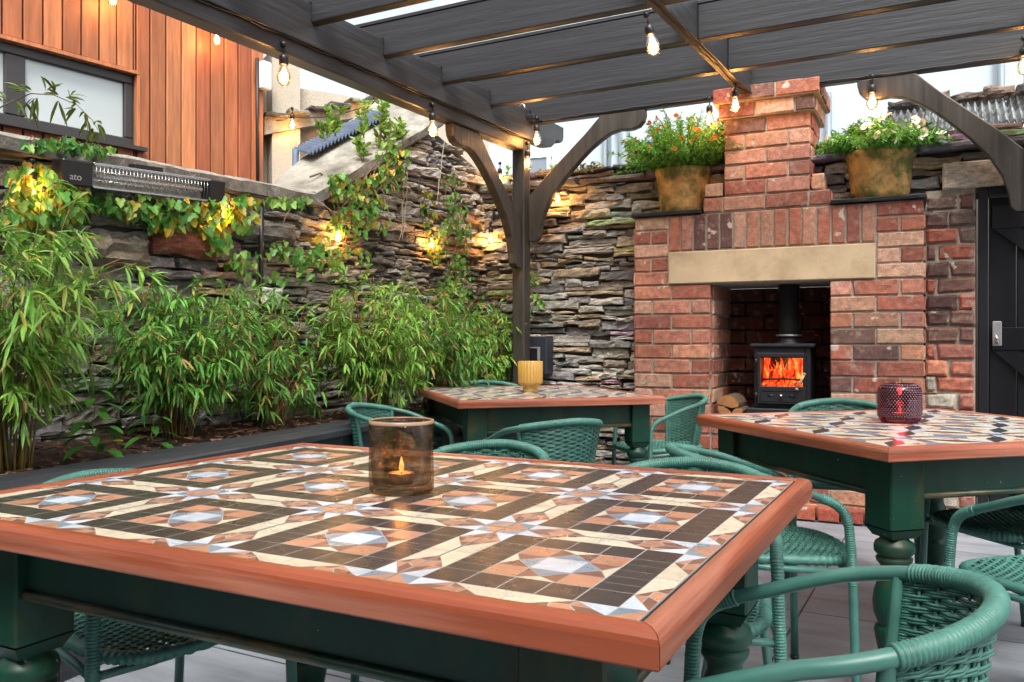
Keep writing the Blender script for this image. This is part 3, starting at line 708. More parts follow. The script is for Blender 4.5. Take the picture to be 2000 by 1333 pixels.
# firebox lining
mb = MB(); BKm = FM @ Matrix.Translation((0, .55, 0))
for i in range(15):
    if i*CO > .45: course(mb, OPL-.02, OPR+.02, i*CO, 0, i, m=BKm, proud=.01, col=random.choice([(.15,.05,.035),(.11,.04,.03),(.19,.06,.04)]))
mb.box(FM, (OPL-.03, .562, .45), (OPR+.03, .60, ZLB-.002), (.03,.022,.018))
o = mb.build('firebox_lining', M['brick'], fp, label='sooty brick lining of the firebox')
mb = MB(); mb.box(FM, (OPL+.002, .02, .531), (OPR-.002, .54, .56)); mb.build('hearth_slab', M['slate'], fp)
mb = MB(); rough_block(mb, FM, JL+.004, JR-.004, ZLB+.004, ZLT-.002, .012, .30, (1,1,1), .0015, .005, .08, 77, .002)
mb.build('stone_lintel', M['sandstone'], fp)
# plinth: soldier bricks along the hearth foot
mb = MB(); t = -.02
while t < Wd+.02: brick(mb, t, t+.12, .005, .085, proud=.09, depth=.0, col=random.choice([(.34,.07,.04),(.40,.10,.05),(.28,.06,.04)])); t += .122
mb.build('plinth', M['brick'], fp)
# slate shelves
def shelf(x0, x1, s):
    mb = MB(); rough_block(mb, FM, x0, x1, ZST+.004, ZST+.026, .02, .50, (1,1,1), .004, .004, .03, s, .002); mb.build('shelf', M['slate'], fp)
shelf(-.012, FIRE.s_of(1371), 3); shelf(FIRE.s_of(1624), Wd+.012, 9)
# chimney
c0, c1 = FIRE.s_of(1413), FIRE.s_of(1583.5); b0, b1 = FIRE.s_of(1372), FIRE.s_of(1623)
ch = MB(); Z = ZST
def ring_course(mb, x0, x1, z, i, y0, y1, L=.24):
    m1 = FM @ Matrix.Translation((0, y0, 0)); course(mb, x0, x1, z, 0, i, m=m1, L=L)
    mr = FM @ Matrix.Translation((x1, y0, 0)) @ Matrix.Rotation(R(90), 4, 'Z'); course(mb, .05, y1-y0, z, 0, i, m=mr, L=.19)
    ml = FM @ Matrix.Translation((x0, y1, 0)) @ Matrix.Rotation(R(-90), 4, 'Z'); course(mb, 0, y1-y0-.05, z, 0, i, m=ml, L=.19)
zc_ = Z+.002; DC = .42
ring_course(ch, b0, b1, zc_, 1, 0, DC); zc_ += CO
# shoulder course with a corner brick each side
ring_course(ch, c0, c1, zc_, 0, 0, DC)
brick(ch, b0+.01, c0, zc_, zc_+CO, col=(.50,.30,.20), depth=.2); brick(ch, c1, b1-.03, zc_, zc_+CO*1.05, col=(.52,.27,.16), depth=.2, r=.010); zc_ += CO
for i in range(4): ring_course(ch, c0, c1, zc_, i+1, 0, DC); zc_ += CO
ring_course(ch, c0-.028, c1+.028, zc_, 0, -.028, DC+.028); z1_ = zc_; zc_ += CO
ring_course(ch, c0-.055, c1+.055, zc_, 1, -.055, DC+.055); z2_ = zc_; zc_ += CO
cho = ch.build('chimney', M['brick'], fp)
mb = MB(); q = .008
mb.box(FM, (b0+q, q, Z), (b1-q, DC-q, Z+CO)); mb.box(FM, (c0+q, q, Z+CO+.001), (c1-q, DC-q, z1_-.001)); mb.box(FM, (c0-.028+q, -.028+q, z1_), (c1+.028-q, DC+.028-q, z2_-.001)); mb.box(FM, (c0-.055+q, -.055+q, z2_), (c1+.055-q, DC+.055-q, zc_-.006))
mb.build('chimney_mortar', M['mortar'], cho)
ZCAP = zc_
print('chimney top', ZCAP, 'course', CO)

# ------------------------------------------------------------------ stove
sx = FIRE.s_of(1512)+.02; SY = .14
st = group_at('wood_stove', 'black wood-burning stove alight in the brick fireplace', 'stove', FIRE.P(sx, .56, -SY))
zt = .985; zb0 = .565; hw = .172; DP = .27
mb = MB(); mb.box(FM, (sx-hw+.012, SY+.012, zb0+.04), (sx-hw+.045, SY+DP, zt-.022), bev=.004); mb.box(FM, (sx+hw-.045, SY+.012, zb0+.04), (sx+hw-.012, SY+DP, zt-.022), bev=.004)
mb.box(FM, (sx-hw+.046, SY+DP-.03, zb0+.04), (sx+hw-.046, SY+DP, zt-.022)); mb.box(FM, (sx-hw+.046, SY+.012, zb0+.04), (sx+hw-.046, SY+DP-.031, zb0+.145), bev=.002); mb.box(FM, (sx-hw+.046, SY+.012, zt-.085), (sx+hw-.046, SY+DP-.031, zt-.022), bev=.002)
mb.build('body', M['iron'], st)
mb = MB(); mb.box(FM, (sx-hw-.012, SY-.008, zt-.022), (sx+hw+.012, SY+DP+.01, zt), bev=.006); mb.build('top_plate', M['iron'], st)
mb = MB(); mb.box(FM, (sx-hw-.03, SY-.03, zb0-.002), (sx+hw+.03, SY+DP+.01, zb0+.038), bev=.006); mb.build('base_plate', M['iron'], st)
dx0, dx1 = sx-hw+.035, sx+hw-.035; dz0, dz1 = zb0+.065, zt-.055; gz0 = dz0+.105; gw = .018
mb = MB()
mb.box(FM, (dx0, SY-.018, dz0), (dx1, SY+.008, gz0-.001), bev=.004); mb.box(FM, (dx0, SY-.018, dz1-.026), (dx1, SY+.008, dz1), bev=.004)
mb.box(FM, (dx0, SY-.018, gz0), (dx0+gw, SY+.008, dz1-.027), bev=.003); mb.box(FM, (dx1-gw, SY-.018, gz0), (dx1, SY+.008, dz1-.027), bev=.003)
mb.box(FM, (dx0+.02, SY-.022, dz0+.016), (dx1-.02, SY-.0185, dz0+.02)); mb.box(FM, (dx0+.02, SY-.022, dz0+.078), (dx1-.02, SY-.0185, dz0+.082)); mb.box(FM, (dx0+.02, SY-.022, dz0+.021), (dx0+.024, SY-.0185, dz0+.077)); mb.box(FM, (dx1-.024, SY-.022, dz0+.021), (dx1-.02, SY-.0185, dz0+.077))
for k in (-1, 1): mb.tube([FM @ Vector((sx+k*.06-.016, SY-.019, dz0+.05)), FM @ Vector((sx+k*.06+.016, SY-.019, dz0+.05))], .005, 8)
for zz in (dz0+.05, dz1-.05): mb.tube([FM @ Vector((dx0-.008, SY-.01, zz-.014)), FM @ Vector((dx0-.008, SY-.01, zz+.014))], .008, 10)
do = mb.build('door', M['iron'], st)
mb = MB(); mb.box(FM, (dx0+gw+.001, SY-.006, gz0+.001), (dx1-gw-.001, SY-.002, dz1-.028)); mb.build('glass', M['stoveglass'], do)
mb = MB(); h0 = FM @ Vector((dx1-.004, SY-.045, gz0+.075)); h1 = FM @ Vector((dx1-.045, SY-.05, gz0-.012))
mb.tube([h0, h1], .0075, 10); mb.tube([h0+(h0-h1)*.06, h0, h0+(h1-h0)*.03], [.008,.011,.008], 10); mb.tube([h1+(h1-h0)*.06, h1, h1+(h0-h1)*.03], [.008,.011,.008], 10)
mb.tube([(h0+h1)/2, FM @ Vector((dx1-.02, SY-.01, gz0+.04))], .005, 8); mb.build('handle', mat('turned_wood', (.55,.33,.19), .4), do)
mb = MB(); mb.tube([FM @ Vector((sx, SY-.018, dz0+.05)), FM @ Vector((sx, SY-.036, dz0+.05))], [.005,.011], 14); mb.build('vent_knob', M['steel'], do)
mb = MB(); fc = FM @ Vector((sx+.02, SY+.14, 0))
mb.lathe(Matrix.Translation((fc.x, fc.y, 0)), [(.085,zt),(.085,zt+.008),(.066,zt+.012),(.066,zt+.04),(.072,zt+.042),(.072,zt+.055),(.060,zt+.057),(.060,ZLB+.35)], 28); mb.build('flue_pipe', M['iron'], st)
mb = MB(); mb.lathe(Matrix.Translation((fc.x, fc.y, 0)), [(.0735,zt+.043),(.076,zt+.046),(.076,zt+.051),(.0735,zt+.054)], 28); mb.build('flue_collar', M['silver'], st)
# fire: embers, logs, flame tongues inside
fire_m = bpy.data.materials.new('flame'); fire_m.use_nodes = True; n = fire_m.node_tree.nodes; l = fire_m.node_tree.links; n.clear()
tc = n.new('ShaderNodeTexCoord'); mp = n.new('ShaderNodeMapping'); mp.inputs['Scale'].default_value = (26, 26, 9); l.new(tc.outputs['Object'], mp.inputs[0])
t = n.new('ShaderNodeTexNoise'); t.inputs['Scale'].default_value = 1; t.inputs['Detail'].default_value = 5; t.inputs['Distortion'].default_value = 1.2; l.new(mp.outputs[0], t.inputs[0])
cr_ = n.new('ShaderNodeValToRGB'); e = cr_.color_ramp.elements; e[0].position = .36; e[0].color = (.10,.004,.0,1); e[1].position = .72; e[1].color = (1,.42,.08,1)
k = e.new(.52); k.color = (.95,.06,.012,1); l.new(t.outputs[0], cr_.inputs[0])
em = n.new('ShaderNodeEmission'); em.inputs[1].default_value = 1.1; l.new(cr_.outputs[0], em.inputs[0]); oo = n.new('ShaderNodeOutputMaterial'); l.new(em.outputs[0], oo.inputs[0])
ft = group_at('log_fire', 'orange flames and glowing embers behind the stove glass', 'fire', FIRE.P(sx, .72, -SY-.1))
mb = MB()
for i in range(46):
    fx = sx + rnd(-.105,.105); fy = SY + rnd(.05,.16); side = abs(fx-sx)/.105; h = rnd(.12,.24)*(.42+.85*side); r = rnd(.014,.026)
    z0f = gz0+.012; pts = []; rs = []; ph = rnd(0,6); le = rnd(-.03,.03)
    for q in range(9):
        f = q/8; pts.append(FM @ Vector((min(dx1-.035, max(dx0+.035, fx + .012*math.sin(ph+f*5)+le*f)), fy, min(dz1-.02, z0f+h*f)))); rs.append(r*(math.sin(math.pi*min(1,f*1.0+.18))**.7)*(1-f)**.5+.001)
    mb.tube(pts, rs, 8)
mb.build('flames', fire_m, ft)
mb = MB()
for i in range(90):
    p = FM @ Vector((sx+rnd(-.115,.115), SY+rnd(.03,.2), gz0+rnd(-.002,.012))); r = rnd(.008,.018)
    mb.lathe(Matrix.Translation(p), [(0.001,-r),(r*.8,-r*.5),(r,0),(r*.7,r*.6),(.001,r*.9)], 7)
mb.build('embers', fire_m, ft)
mb = MB()
for (x0,x1,y,z,r) in ((-.11,.10,.09,.045,.018),(-.09,.12,.15,.065,.022),(-.115,.115,.035,.036,.006)):
    mb.tube([FM @ Vector((sx+x0, SY+y, gz0+z)), FM @ Vector((sx+(x0+x1)/2, SY+y, gz0+z+.006)), FM @ Vector((sx+x1, SY+y, gz0+z))], r, 9)
mb.build('burning_log', M['bark'], ft)
pl_ = bpy.data.lights.new('fire_glow', 'POINT'); pl_.energy = 1.2; pl_.color = (1,.32,.08); pl_.shadow_soft_size = .05
lo = bpy.data.objects.new('fire_light', pl_); sc.collection.objects.link(lo); lo.parent = ft; lo.matrix_parent_inverse = parent_world(ft).inverted(); lo.location = FM @ Vector((sx, SY+.09, gz0+.1))

# split logs left of the stove
def split_log(x, z, r, rot, label, y0=.02, L=.24):
    mb = MB(); N = 9; m2 = FM @ Matrix.Translation((x, y0, z)) @ Matrix.Rotation(rot, 4, 'Y')
    prof = [(-r, 0)] + [(r*math.cos(a)*(1+.06*math.sin(a*5)), r*.95*math.sin(a)) for a in [math.pi - math.pi*i/N for i in range(1, N)]] + [(r, 0), (r*.4, -.012), (-r*.35, -.008)]
    n_ = len(prof); vs = [m2 @ Vector((a, 0, b)) for a, b in prof] + [m2 @ Vector((a*1.03, L, b*1.03)) for a, b in prof]
    mb.add(vs, [tuple(range(n_-1,-1,-1)), tuple(range(n_, 2*n_))], (1,1,1), 0)
    mb.add(vs, [(i, (i+1) % n_, n_+(i+1) % n_, n_+i) for i in range(n_)], (1,1,1), 1)
    o = recenter(mb.build('split_log', [M['log'], M['bark']])); tag(o, label, 'log', 'split logs beside the stove')
lx = FIRE.s_of(1421)
split_log(lx-.005, .622, .062, R(8), 'split log with its pale face showing, topmost of the little pile left of the stove')
split_log(lx-.02, .597, .042, R(205), 'lower split log lying under another against the left of the firebox', L=.22)
split_log(lx+.055, .572, .036, R(-35), 'lower split log nearest the stove base in the little pile', L=.22)

# ================================================================== FOLIAGE helpers
def leafshape(mb, p, d, n, L, W, col, fold=.25, droop=.3, kind='lance'):
    "a leaf from p along d, facing n; folded on its midrib and drooping"
    d = d.normalized(); s = d.cross(n)
    if s.length < 1e-4: s = d.orthogonal()
    s.normalize(); n = s.cross(d)
    if kind == 'lance': st_ = ((0,0),(.25,.75),(.55,1),(.8,.6),(1,0))
    elif kind == 'oval': st_ = ((0,.05),(.2,.85),(.5,1),(.8,.7),(1,0))
    mid = []; a = []; b = []
    for (f, w_) in st_:
        c = p + d*(L*f) + Vector((0,0,-1))*(droop*L*f*f)
        mid.append(c); a.append(c + s*(W*.5*w_) + n*(W*fold*w_)); b.append(c - s*(W*.5*w_) + n*(W*fold*w_))
    k = len(mid); vs = mid + a[1:-1] + b[1:-1]; fs = []
    A = lambda i: 0 if i == 0 else (k-1 if i == k-1 else k+i-1)
    B = lambda i: 0 if i == 0 else (k-1 if i == k-1 else k+(k-2)+i-1)
    for i in range(k-1):
        fa = [x for x in (i, A(i), A(i+1), i+1)]; fb = [i, i+1, B(i+1), B(i)]
        fa = list(dict.fromkeys(fa)); fb = list(dict.fromkeys(fb))
        if len(fa) > 2: fs.append(tuple(fa))
        if len(fb) > 2: fs.append(tuple(fb))
    mb.add(vs, fs, col, 0, False)
def ivyleaf(mb, p, d, n, L, col):
    d = d.normalized(); s = d.cross(n); s = s.normalized() if s.length > 1e-4 else d.orthogonal(); n = s.cross(d)
    out = [(0,0),(-.12,.34),(.18,.50),(.34,.30),(.62,.30),(1,0),(.62,-.30),(.34,-.30),(.18,-.50),(-.12,-.34)]
    c = p + d*L*.3; vs = [c - n*L*.06] + [p + d*(L*x) + s*(L*y) + n*(L*.10*(abs(y)*2-.3)) for x, y in out]
    k = len(out); mb.add(vs, [(0, 1+i, 1+(i+1) % k) for i in range(k)], col)
def vcol(base, j=.25):
    f = rnd(1-j, 1+j); return (base[0]*f*rnd(.85,1.2), base[1]*f, base[2]*f*rnd(.8,1.2))
def rvec(): 
    while True:
        v = Vector((rnd(-1,1), rnd(-1,1), rnd(-1,1)))
        if .05 < v.length < 1: return v.normalized()

# flower pots on the shelves
def pot(x, w0, w1, h, name_label, y=.17, swirl=False):
    c = FM @ Vector((x, y, ZST+.027)); 
    r0, r1 = w0/2, w1/2
    g = group_at('terracotta_pot', name_label, 'plant pot', c, 'flower pots on the fireplace shelves')
    prof = [(.001,0),(r0*.96,0),(r0,.008)] + [(r0+(r1-r0)*f, h*f) for f in (.15,.3,.45,.6,.75,.84)] + [(r1*1.0,h*.88),(r1*1.03,h*.91),(r1*1.03,h*.98),(r1*1.0,h),(r1*.93,h),(r1*.90,h*.9),(.001,h*.88)]
    mb = MB()
    wp = (lambda t, z: 1 + (.012*abs(math.sin(t*9+z*9)) if swirl else .004*math.sin(t*7+z*20)))
    mb.lathe(Matrix.Translation(c), prof, 72, warp=wp); mb.build('pot', M['terra'], g)
    mb = MB(); mb.lathe(Matrix.Translation(c), [(r1*.9,h*.92),(r1*.5,h*.96),(.001,h*.98)], 24); mb.build('soil', M['soil'], g)
    return g, c, r1, h
def feathery(g, c, r, h, up, spread, nst, green, flo, name):
    lf = MB(); stm = MB(); fl = MB()
    for i in range(nst):
        a = rnd(0, 2*math.pi); rr = r*math.sqrt(random.random())*.85; p = c + Vector((rr*math.cos(a), rr*math.sin(a), h*.93))
        out = Vector((math.cos(a), math.sin(a), 0)); k = rr/r; L = up*rnd(.6,1.1)*(1-.35*k); sp = spread*(.25+.9*k)*rnd(.6,1.2)
        pts = []
        for q in range(7):
            f = q/6; pts.append(p + out*sp*f + Vector((0,0,L*f - (.45*sp)*f*f*(1.2*k))) + rvec()*.006)
        stm.tube(pts, [.0022*(1-.6*q/6)+.0006 for q in range(7)], 4, (.05,.12,.02))
        for q in range(1, 7):
            for _ in range(12):
                f = rnd(q-1, q)/6; b = pts[q-1].lerp(pts[q], rnd(0,1)); d = (rvec()+Vector((0,0,.35))+out*.4)
                leafshape(lf, b, d, rvec(), rnd(.022,.044), rnd(.005,.010), vcol(green, .3), droop=.25)
        if random.random() < flo['p']:
            b = pts[-1] + rvec()*.008; col = vcol(random.choice(flo['c']), .12); nn = (cam.location-b).normalized()*.5+rvec()*.7+Vector((0,0,.35)); nn.normalize()
            u_ = nn.orthogonal().normalized(); v_ = nn.cross(u_); R0 = flo['r']*rnd(.8,1.15); N = flo['n']
            vs = [b + nn*R0*.1]; 
            for j in range(N*2):
                t = math.pi*j/N; rr_ = R0*(1 if j % 2 == 0 else flo['notch']); vs.append(b + (u_*math.cos(t)+v_*math.sin(t))*rr_ + nn*R0*flo['cup'])
            fl.add(vs, [(0, 1+j, 1+(j+1) % (2*N)) for j in range(2*N)], col)
            if flo.get('eye'): 
                mrot = nn.to_track_quat('Z','Y').to_matrix().to_4x4(); mrot.translation = b+nn*R0*.06
                fl.lathe(mrot, [(.001,R0*.25),(R0*.3,R0*.15),(R0*.35,0)], 8, flo['eye'])
    lf.build('foliage', M['leaf'], g); stm.build('stems', M['stem'], g); fl.build('blossoms', M['petal'], g)
pxl = FIRE.s_of(1322); pxr = FIRE.s_of(1716)
g, c, r1, h = pot(pxl, .29, .35, .275, 'mossy terracotta pot of orange marigolds on the left shelf of the fireplace')
feathery(g, c, r1, h, .38, .30, 250, (.17,.38,.05), dict(p=.26, c=[(.75,.13,.02),(.62,.06,.03),(.8,.32,.03)], r=.018, n=7, notch=.75, cup=.35, eye=(.6,.25,.02)), 'm')
g, c, r1, h = pot(pxr, .29, .36, .27, 'terracotta pot with slanting grooves and white petunias on the right shelf of the fireplace', swirl=True)
feathery(g, c, r1, h, .21, .24, 250, (.17,.40,.07), dict(p=.22, c=[(.85,.85,.80)], r=.026, n=5, notch=.9, cup=.5, eye=(.5,.55,.2)), 'p')

# ================================================================== PERGOLA
BD = cdir(math.sin(R(29.9)), math.cos(R(29.9)))   # long beams
P0 = cw(.0594*K, 5.4*K)                        # left post axis
HY = 4.83*K                                   # header line (world y)
ZB1 = HC + (666.5-274.6)/FPX*5.4*K             # underside of the long beam
ZB2 = HC + 1.38*K                              # underside of joists
pg = group_at('pergola', 'dark brown timber pergola with curved braces over the courtyard', 'pergola', (P0.x, P0.y, 0))
PM = Matrix(((BD.y, BD.x, 0, 0), (-BD.x, BD.y, 0, 0), (0, 0, 1, 0), (0, 0, 0, 1)))   # local y along the beam
def pm(p): m = PM.copy(); m.translation = Vector((p[0], p[1], 0)); return m
HP = .045
def post(p):
    mb = MB(); mb.box(pm(p), (-HP, -HP, 0), (HP, HP, ZB1-.002), bev=.007); return mb.build('post', M['timber_z'], pg)
def scroll_beam(p, y0, y1, zb, h, th, xo, name, scroll=True):
    "plank along local y whose far end is cut to an ogee"
    mb = MB(); m = pm(p); prof = [(y0, zb), (y0, zb+h), (y1, zb+h)]
    if scroll: prof += [(y1+.0, zb+h*.62), (y1-.015, zb+h*.45), (y1-.05, zb+h*.36), (y1-.085, zb+h*.42), (y1-.11, zb+h*.40), (y1-.14, zb+h*.22), (y1-.19, zb+h*.05), (y1-.26, zb)]
    else: prof += [(y1, zb)]
    M2 = m @ Matrix(((0,1,0,0),(1,0,0,0),(0,0,1,0),(0,0,0,1)))
    mb.prism(M2, prof, xo-th/2, xo+th/2)
    o = mb.build(name, M['timber_y'], pg); bv = o.modifiers.new('b', 'BEVEL'); bv.width = .004; bv.segments = 2; return o
BRACE0 = [(0,0),(.06,-.008),(.10,.015),(.118,.07),(.125,.17),(.16,.28),(.235,.40),(.34,.515),(.45,.60),(.52,.642),(.58,.652),(.64,.64),(.70,.642),(.76,.665),(.80,.71),(.812,.765),(.53,.765),(.42,.69),(.30,.575),(.18,.44),(.085,.30),(.03,.20),(0,.13)]
BRACE = [(0,-.771),(.055,-.768),(.078,-.745),(.088,-.678),(.116,-.58),(.176,-.473),(.265,-.369),(.37,-.266),(.44,-.205),(.51,-.157),(.57,-.124),(.635,-.109),(.68,-.112),(.72,-.112),(.762,-.100),(.79,-.07),(.80,-.03),(.80,0),(.512,0),(.40,-.110),(.265,-.228),(.132,-.345),(0,-.475)]
BRACE = [(x, z+.771) for x, z in BRACE]
def brace_(p, m, sgn, ztop, name='brace', sc_=1.0):
    mb = MB(); n_ = len(BRACE)
    # smooth outline
    pts = [(sgn*(HP+.001+x*sc_), ztop-(.771-z)*sc_) for x, z in BRACE]
    pts = pts if sgn > 0 else pts[::-1]
    mb.prism(m, pts, -.028, .028)
    o = mb.build(name, M['timber_z'], pg); bv = o.modifiers.new('b', 'BEVEL'); bv.width = .006; bv.segments = 2; return o
P1 = P0 + (P0-P0)  # left
XR = .345
PR = Vector((XR, P0.y + (XR-P0.x)*0.0, 0))
post(P0); post(PR)
P0b = P0 - BD*3.6; post(P0b); PRb = PR - BD*3.9; 
for p in (P0, PR):
    mh = Matrix.Translation((p.x, HY, 0)) @ Matrix.Rotation(0, 4, 'Z')
    brace_(p, mh, 1 if p is P0 else -1, ZB2-.001, sc_=1.0)
# brace under the low long beam on the left post
my = pm(P0) @ Matrix.Rotation(R(-90), 4, 'Z')
brace_(P0, my, 1, ZB1-.076)
LOW = MB(); LOW.box(pm(P0), (-HP, -6.8, ZB1-.075), (HP, -HP-.001, ZB1-.002), bev=.005); LOW.build('wall_plate', M['timber_y'], pg)
scroll_beam(P0, -6.8, .50, ZB1, .185, .07, .028, 'long_beam')
scroll_beam(PR, -6.8, .62, ZB1, .185, .07, -.02, 'long_beam')
PMid = Vector((-1.06*K, HY, 0))
scroll_beam(PMid, -6.6, -.03, ZB2, .195, .058, 0, 'middle_beam', False)
JH = .165
jy = [HY] + [HY-.51*i for i in range(1, 12)]
for i, y in enumerate(jy):
    jt = .055
    for (x0, x1) in (((P0.x-.22), None), (None, PR.x+1.6)):
        xm = PMid.x - (HY-y)*BD.x/BD.y
        a = x0 if x0 is not None else xm+.030; b = x1 if x1 is not None else xm-.030
        if i == 0 and x0 is not None: b = xm + .0; 
        if i == 0 and x0 is None: a = xm+.001
        mb = MB(); 
        lo_z = ZB2 + rnd(-.002,.002)
        lx0 = P0.x + .065 - (HY-y)*BD.x/BD.y; rx = PR.x-.058-(HY-y)*BD.x/BD.y
        # notched over the outer beams
        if x0 is not None: prof = [(lx0, lo_z), (b, lo_z), (b, lo_z+JH), (a, lo_z+JH), (a, ZB1+.188), (lx0, ZB1+.188)]
        else: prof = [(a, lo_z), (rx, lo_z), (rx, ZB1+.188), (b, ZB1+.188), (b, lo_z+JH), (a, lo_z+JH)]
        mj = Matrix.Translation((0, y, 0)); mb.prism(mj, prof, -jt/2, jt/2)
        o = mb.build('header_beam' if i == 0 else 'joist', M['timber_x'], pg); bv = o.modifiers.new('b', 'BEVEL'); bv.width = .004; bv.segments = 2
        if i > 0:
            mb = MB(); mb.box(mj, (a, -jt/2-.004, lo_z+JH+.003), (b, jt/2+.01, lo_z+JH+.018)); mb.build('capping_strip', M['timber_x'], pg)

# ================================================================== FESTOON LIGHTS
bulb_mb = {}
def bulb_proto():
    g = thing('festoon_bulb', 'x', 'light bulb', (0,0,0), 0, 'warm festoon bulbs strung round the courtyard')
    mb = MB(); mb.tube([Vector((0,0,0)), Vector((.003,0,-.02)), Vector((0,0,-.045))], .0035, 8); mb.lathe(I4, [(.001,.012),(.011,.010),(.013,.0),(.011,-.010),(.001,-.012)], 12); mb.build('cord', M['cable'], g)
    mb = MB(); mb.lathe(I4, [(.004,-.04),(.010,-.044),(.018,-.052),(.020,-.060),(.020,-.086),(.017,-.090),(.001,-.090)], 18); mb.build('socket', M['black'], g)
    mb = MB(); mb.lathe(I4, [(.0145,-.088),(.0155,-.096),(.020,-.108),(.0265,-.124),(.030,-.142),(.028,-.158),(.021,-.171),(.010,-.178),(.001,-.180)], 22); mb.build('glass', M['glassbulb'], g)
    mb = MB()
    for k in range(5):
        a = 2*math.pi*k/5; a2 = a+.6
        mb.tube([Vector((.0045*math.cos(a), .0045*math.sin(a), -.104)), Vector((.008*math.cos(a2), .008*math.sin(a2), -.152)), Vector((.0045*math.cos(a2+.6), .0045*math.sin(a2+.6), -.104))], .0016, 5)
    mb.build('filament', M['filament'], g)
    mb = MB(); mb.lathe(I4, [(.001,-.100),(.0035,-.108),(.0045,-.128),(.0035,-.150),(.001,-.158)], 10); mb.build('filament_stem', M['glow'], g)
    ld = bpy.data.lights.new('bulb_light', 'POINT'); ld.energy = 2.1; ld.color = (1, .50, .17); ld.shadow_soft_size = .028
    lo = bpy.data.objects.new('bulb_glow', ld); sc.collection.objects.link(lo); lo.parent = g; lo.location = (0,0,-.135)
    return g
bp_ = bulb_proto(); used = [False]
def bulb(p, label, s=1.0, tilt=0):
    "p: centre of the glass"
    p = Vector(p) + Vector((0,0,.135*s))
    if not used[0]: o = bp_; used[0] = True; o.location = p; o.rotation_euler = (0, tilt, rnd(0,1)); o['label'] = label; o.scale = (s,)*3
    else:
        o = copy_thing(bp_, p, rnd(0,6), label, s); o.rotation_euler = (0, tilt, 0)
    return p
LB = plane_dir((P0.x*C_+P0.y*S_, -P0.x*S_+P0.y*C_), (math.sin(R(29.9)), math.cos(R(29.9))))   # vertical plane through the left beam
MBm = plane_dir((PMid.x*C_+PMid.y*S_, -PMid.x*S_+PMid.y*C_), (math.sin(R(29.9)), math.cos(R(29.9))))
HD = plane_dir((P0.x*C_+HY*S_, -P0.x*S_+HY*C_), (C_, -S_))
def hung(pl, u, v, off): return pl.px(u, v, off)
tops = {}
b_ = []
b_.append(bulb(hung(LB, 536, 152, .055), 'bulb hanging from the left beam in front of the pale chimney block'))
b_.append(bulb(hung(LB, 829, 256, .055), 'bulb hanging from the left pergola beam above the ivy-topped gable'))
b_.append(bulb(hung(LB, 1016, 322, .055), 'bulb hanging against the head of the pergola post'))
h_ = []
h_.append(bulb(hung(HD, 1055, 275, .05), 'bulb beside the black timer box at the post end of the header beam'))
h_.append(bulb(hung(HD, 1390, 238, .05), 'bulb hanging from the header between the orange flowers and the chimney', .92))
h_.append(bulb(hung(HD, 1705, 203, .05), 'bulb hanging by the curved end of the brace above the white petunias'))
h_.append(bulb(hung(HD, 1997, 140, .10), 'bulb hanging at the far right end of the header beam'))
m_ = []
m_.append(bulb(hung(MBm, 1262, 93, .0), 'large bulb swinging from the middle beam, nearest to the camera', 1.0, R(-12)))
m_.append(bulb(hung(MBm, 1436, 206, .0), 'bulb hanging from the middle beam in front of the chimney cap', .95))
wp_ = []
for (u, v, off, lb) in ((38, 376, .10, 'bulb glowing among yellow ivy left of the patio heater'), (408, 418, .10, 'bulb glowing just below the right end of the patio heater'),
                        (643, 464, .07, 'bulb lighting the rubble wall under the foot of the gable'), (826, 477, .07, 'bulb buried in ivy on the rubble wall, second from the corner'),
                        (938, 468, .09, 'bulb beside the weathered upright plank in the wall corner'), (949, 354, .12, 'bulb on the wall corner above the black lamp, behind the brace')):
    p = WALL.px(u, v, off); wp_.append(bulb(p, lb, .82))
bpw = BACK.px(1099, 392, .08); bw_ = bulb(bpw, 'bulb under the coping of the back wall behind the right brace', .8)
far_ = [bulb(AN.px(551, 258, .25), 'tiny bulb under the weathered eaves board of the annexe', .9), bulb(AN.px(706, 230, .25), 'tiny bulb above the blue corrugated sheet', .9),
        bulb(BL.px(403, 84, .12), 'small bulb high in front of the cedar boards', .95), bulb(BL.px(200, 8, .12), 'small bulb at the top of the cedar boards, half out of the picture', .95)]
def cable(pts, label, r=.0042, sag=.0):
    mb = MB(); out = []
    for i in range(len(pts)-1):
        a, b = Vector(pts[i]), Vector(pts[i+1]); n_ = max(2, int((b-a).length/.06))
        for k in range(n_): f = k/n_; out.append(a.lerp(b, f) + Vector((0,0,-sag*4*f*(1-f))) + rvec()*.0025)
    out.append(Vector(pts[-1])); mb.tube(out, r, 7)
    o = recenter(mb.build('light_cable', M['cable'])); tag(o, label, 'cable', 'festoon light cables'); return o
zs = ZB1-.004
st0 = LB.P(-5.5, zs, HP+.008)
cable([st0] + [LB.P(LB.s_of(u), zs+.003, HP+.008) for u in (300, 450, 536, 640, 730, 829, 900, 960, 1010)], 'black festoon cable clipped along the left pergola beam', sag=.006)
hz = ZB2+.012
cable([HD.P(HD.s_of(u), hz+rnd(0,.006), .034) for u in (1038, 1055, 1150, 1240, 1300, 1390, 1500, 1600, 1705, 1800, 1900, 1992)], 'black festoon cable clipped along the front edge of the header beam', sag=.004)
cable([MBm.P(-4.5, ZB2-.006, 0)] + [MBm.P(MBm.s_of(u), ZB2-.006, rnd(-.008,.008)) for u in (1240, 1285, 1330, 1360, 1400, 1425, 1445)] + [HD.P(HD.s_of(1475), hz-.01, .034)], 'black festoon cable running under the middle beam', sag=.004)
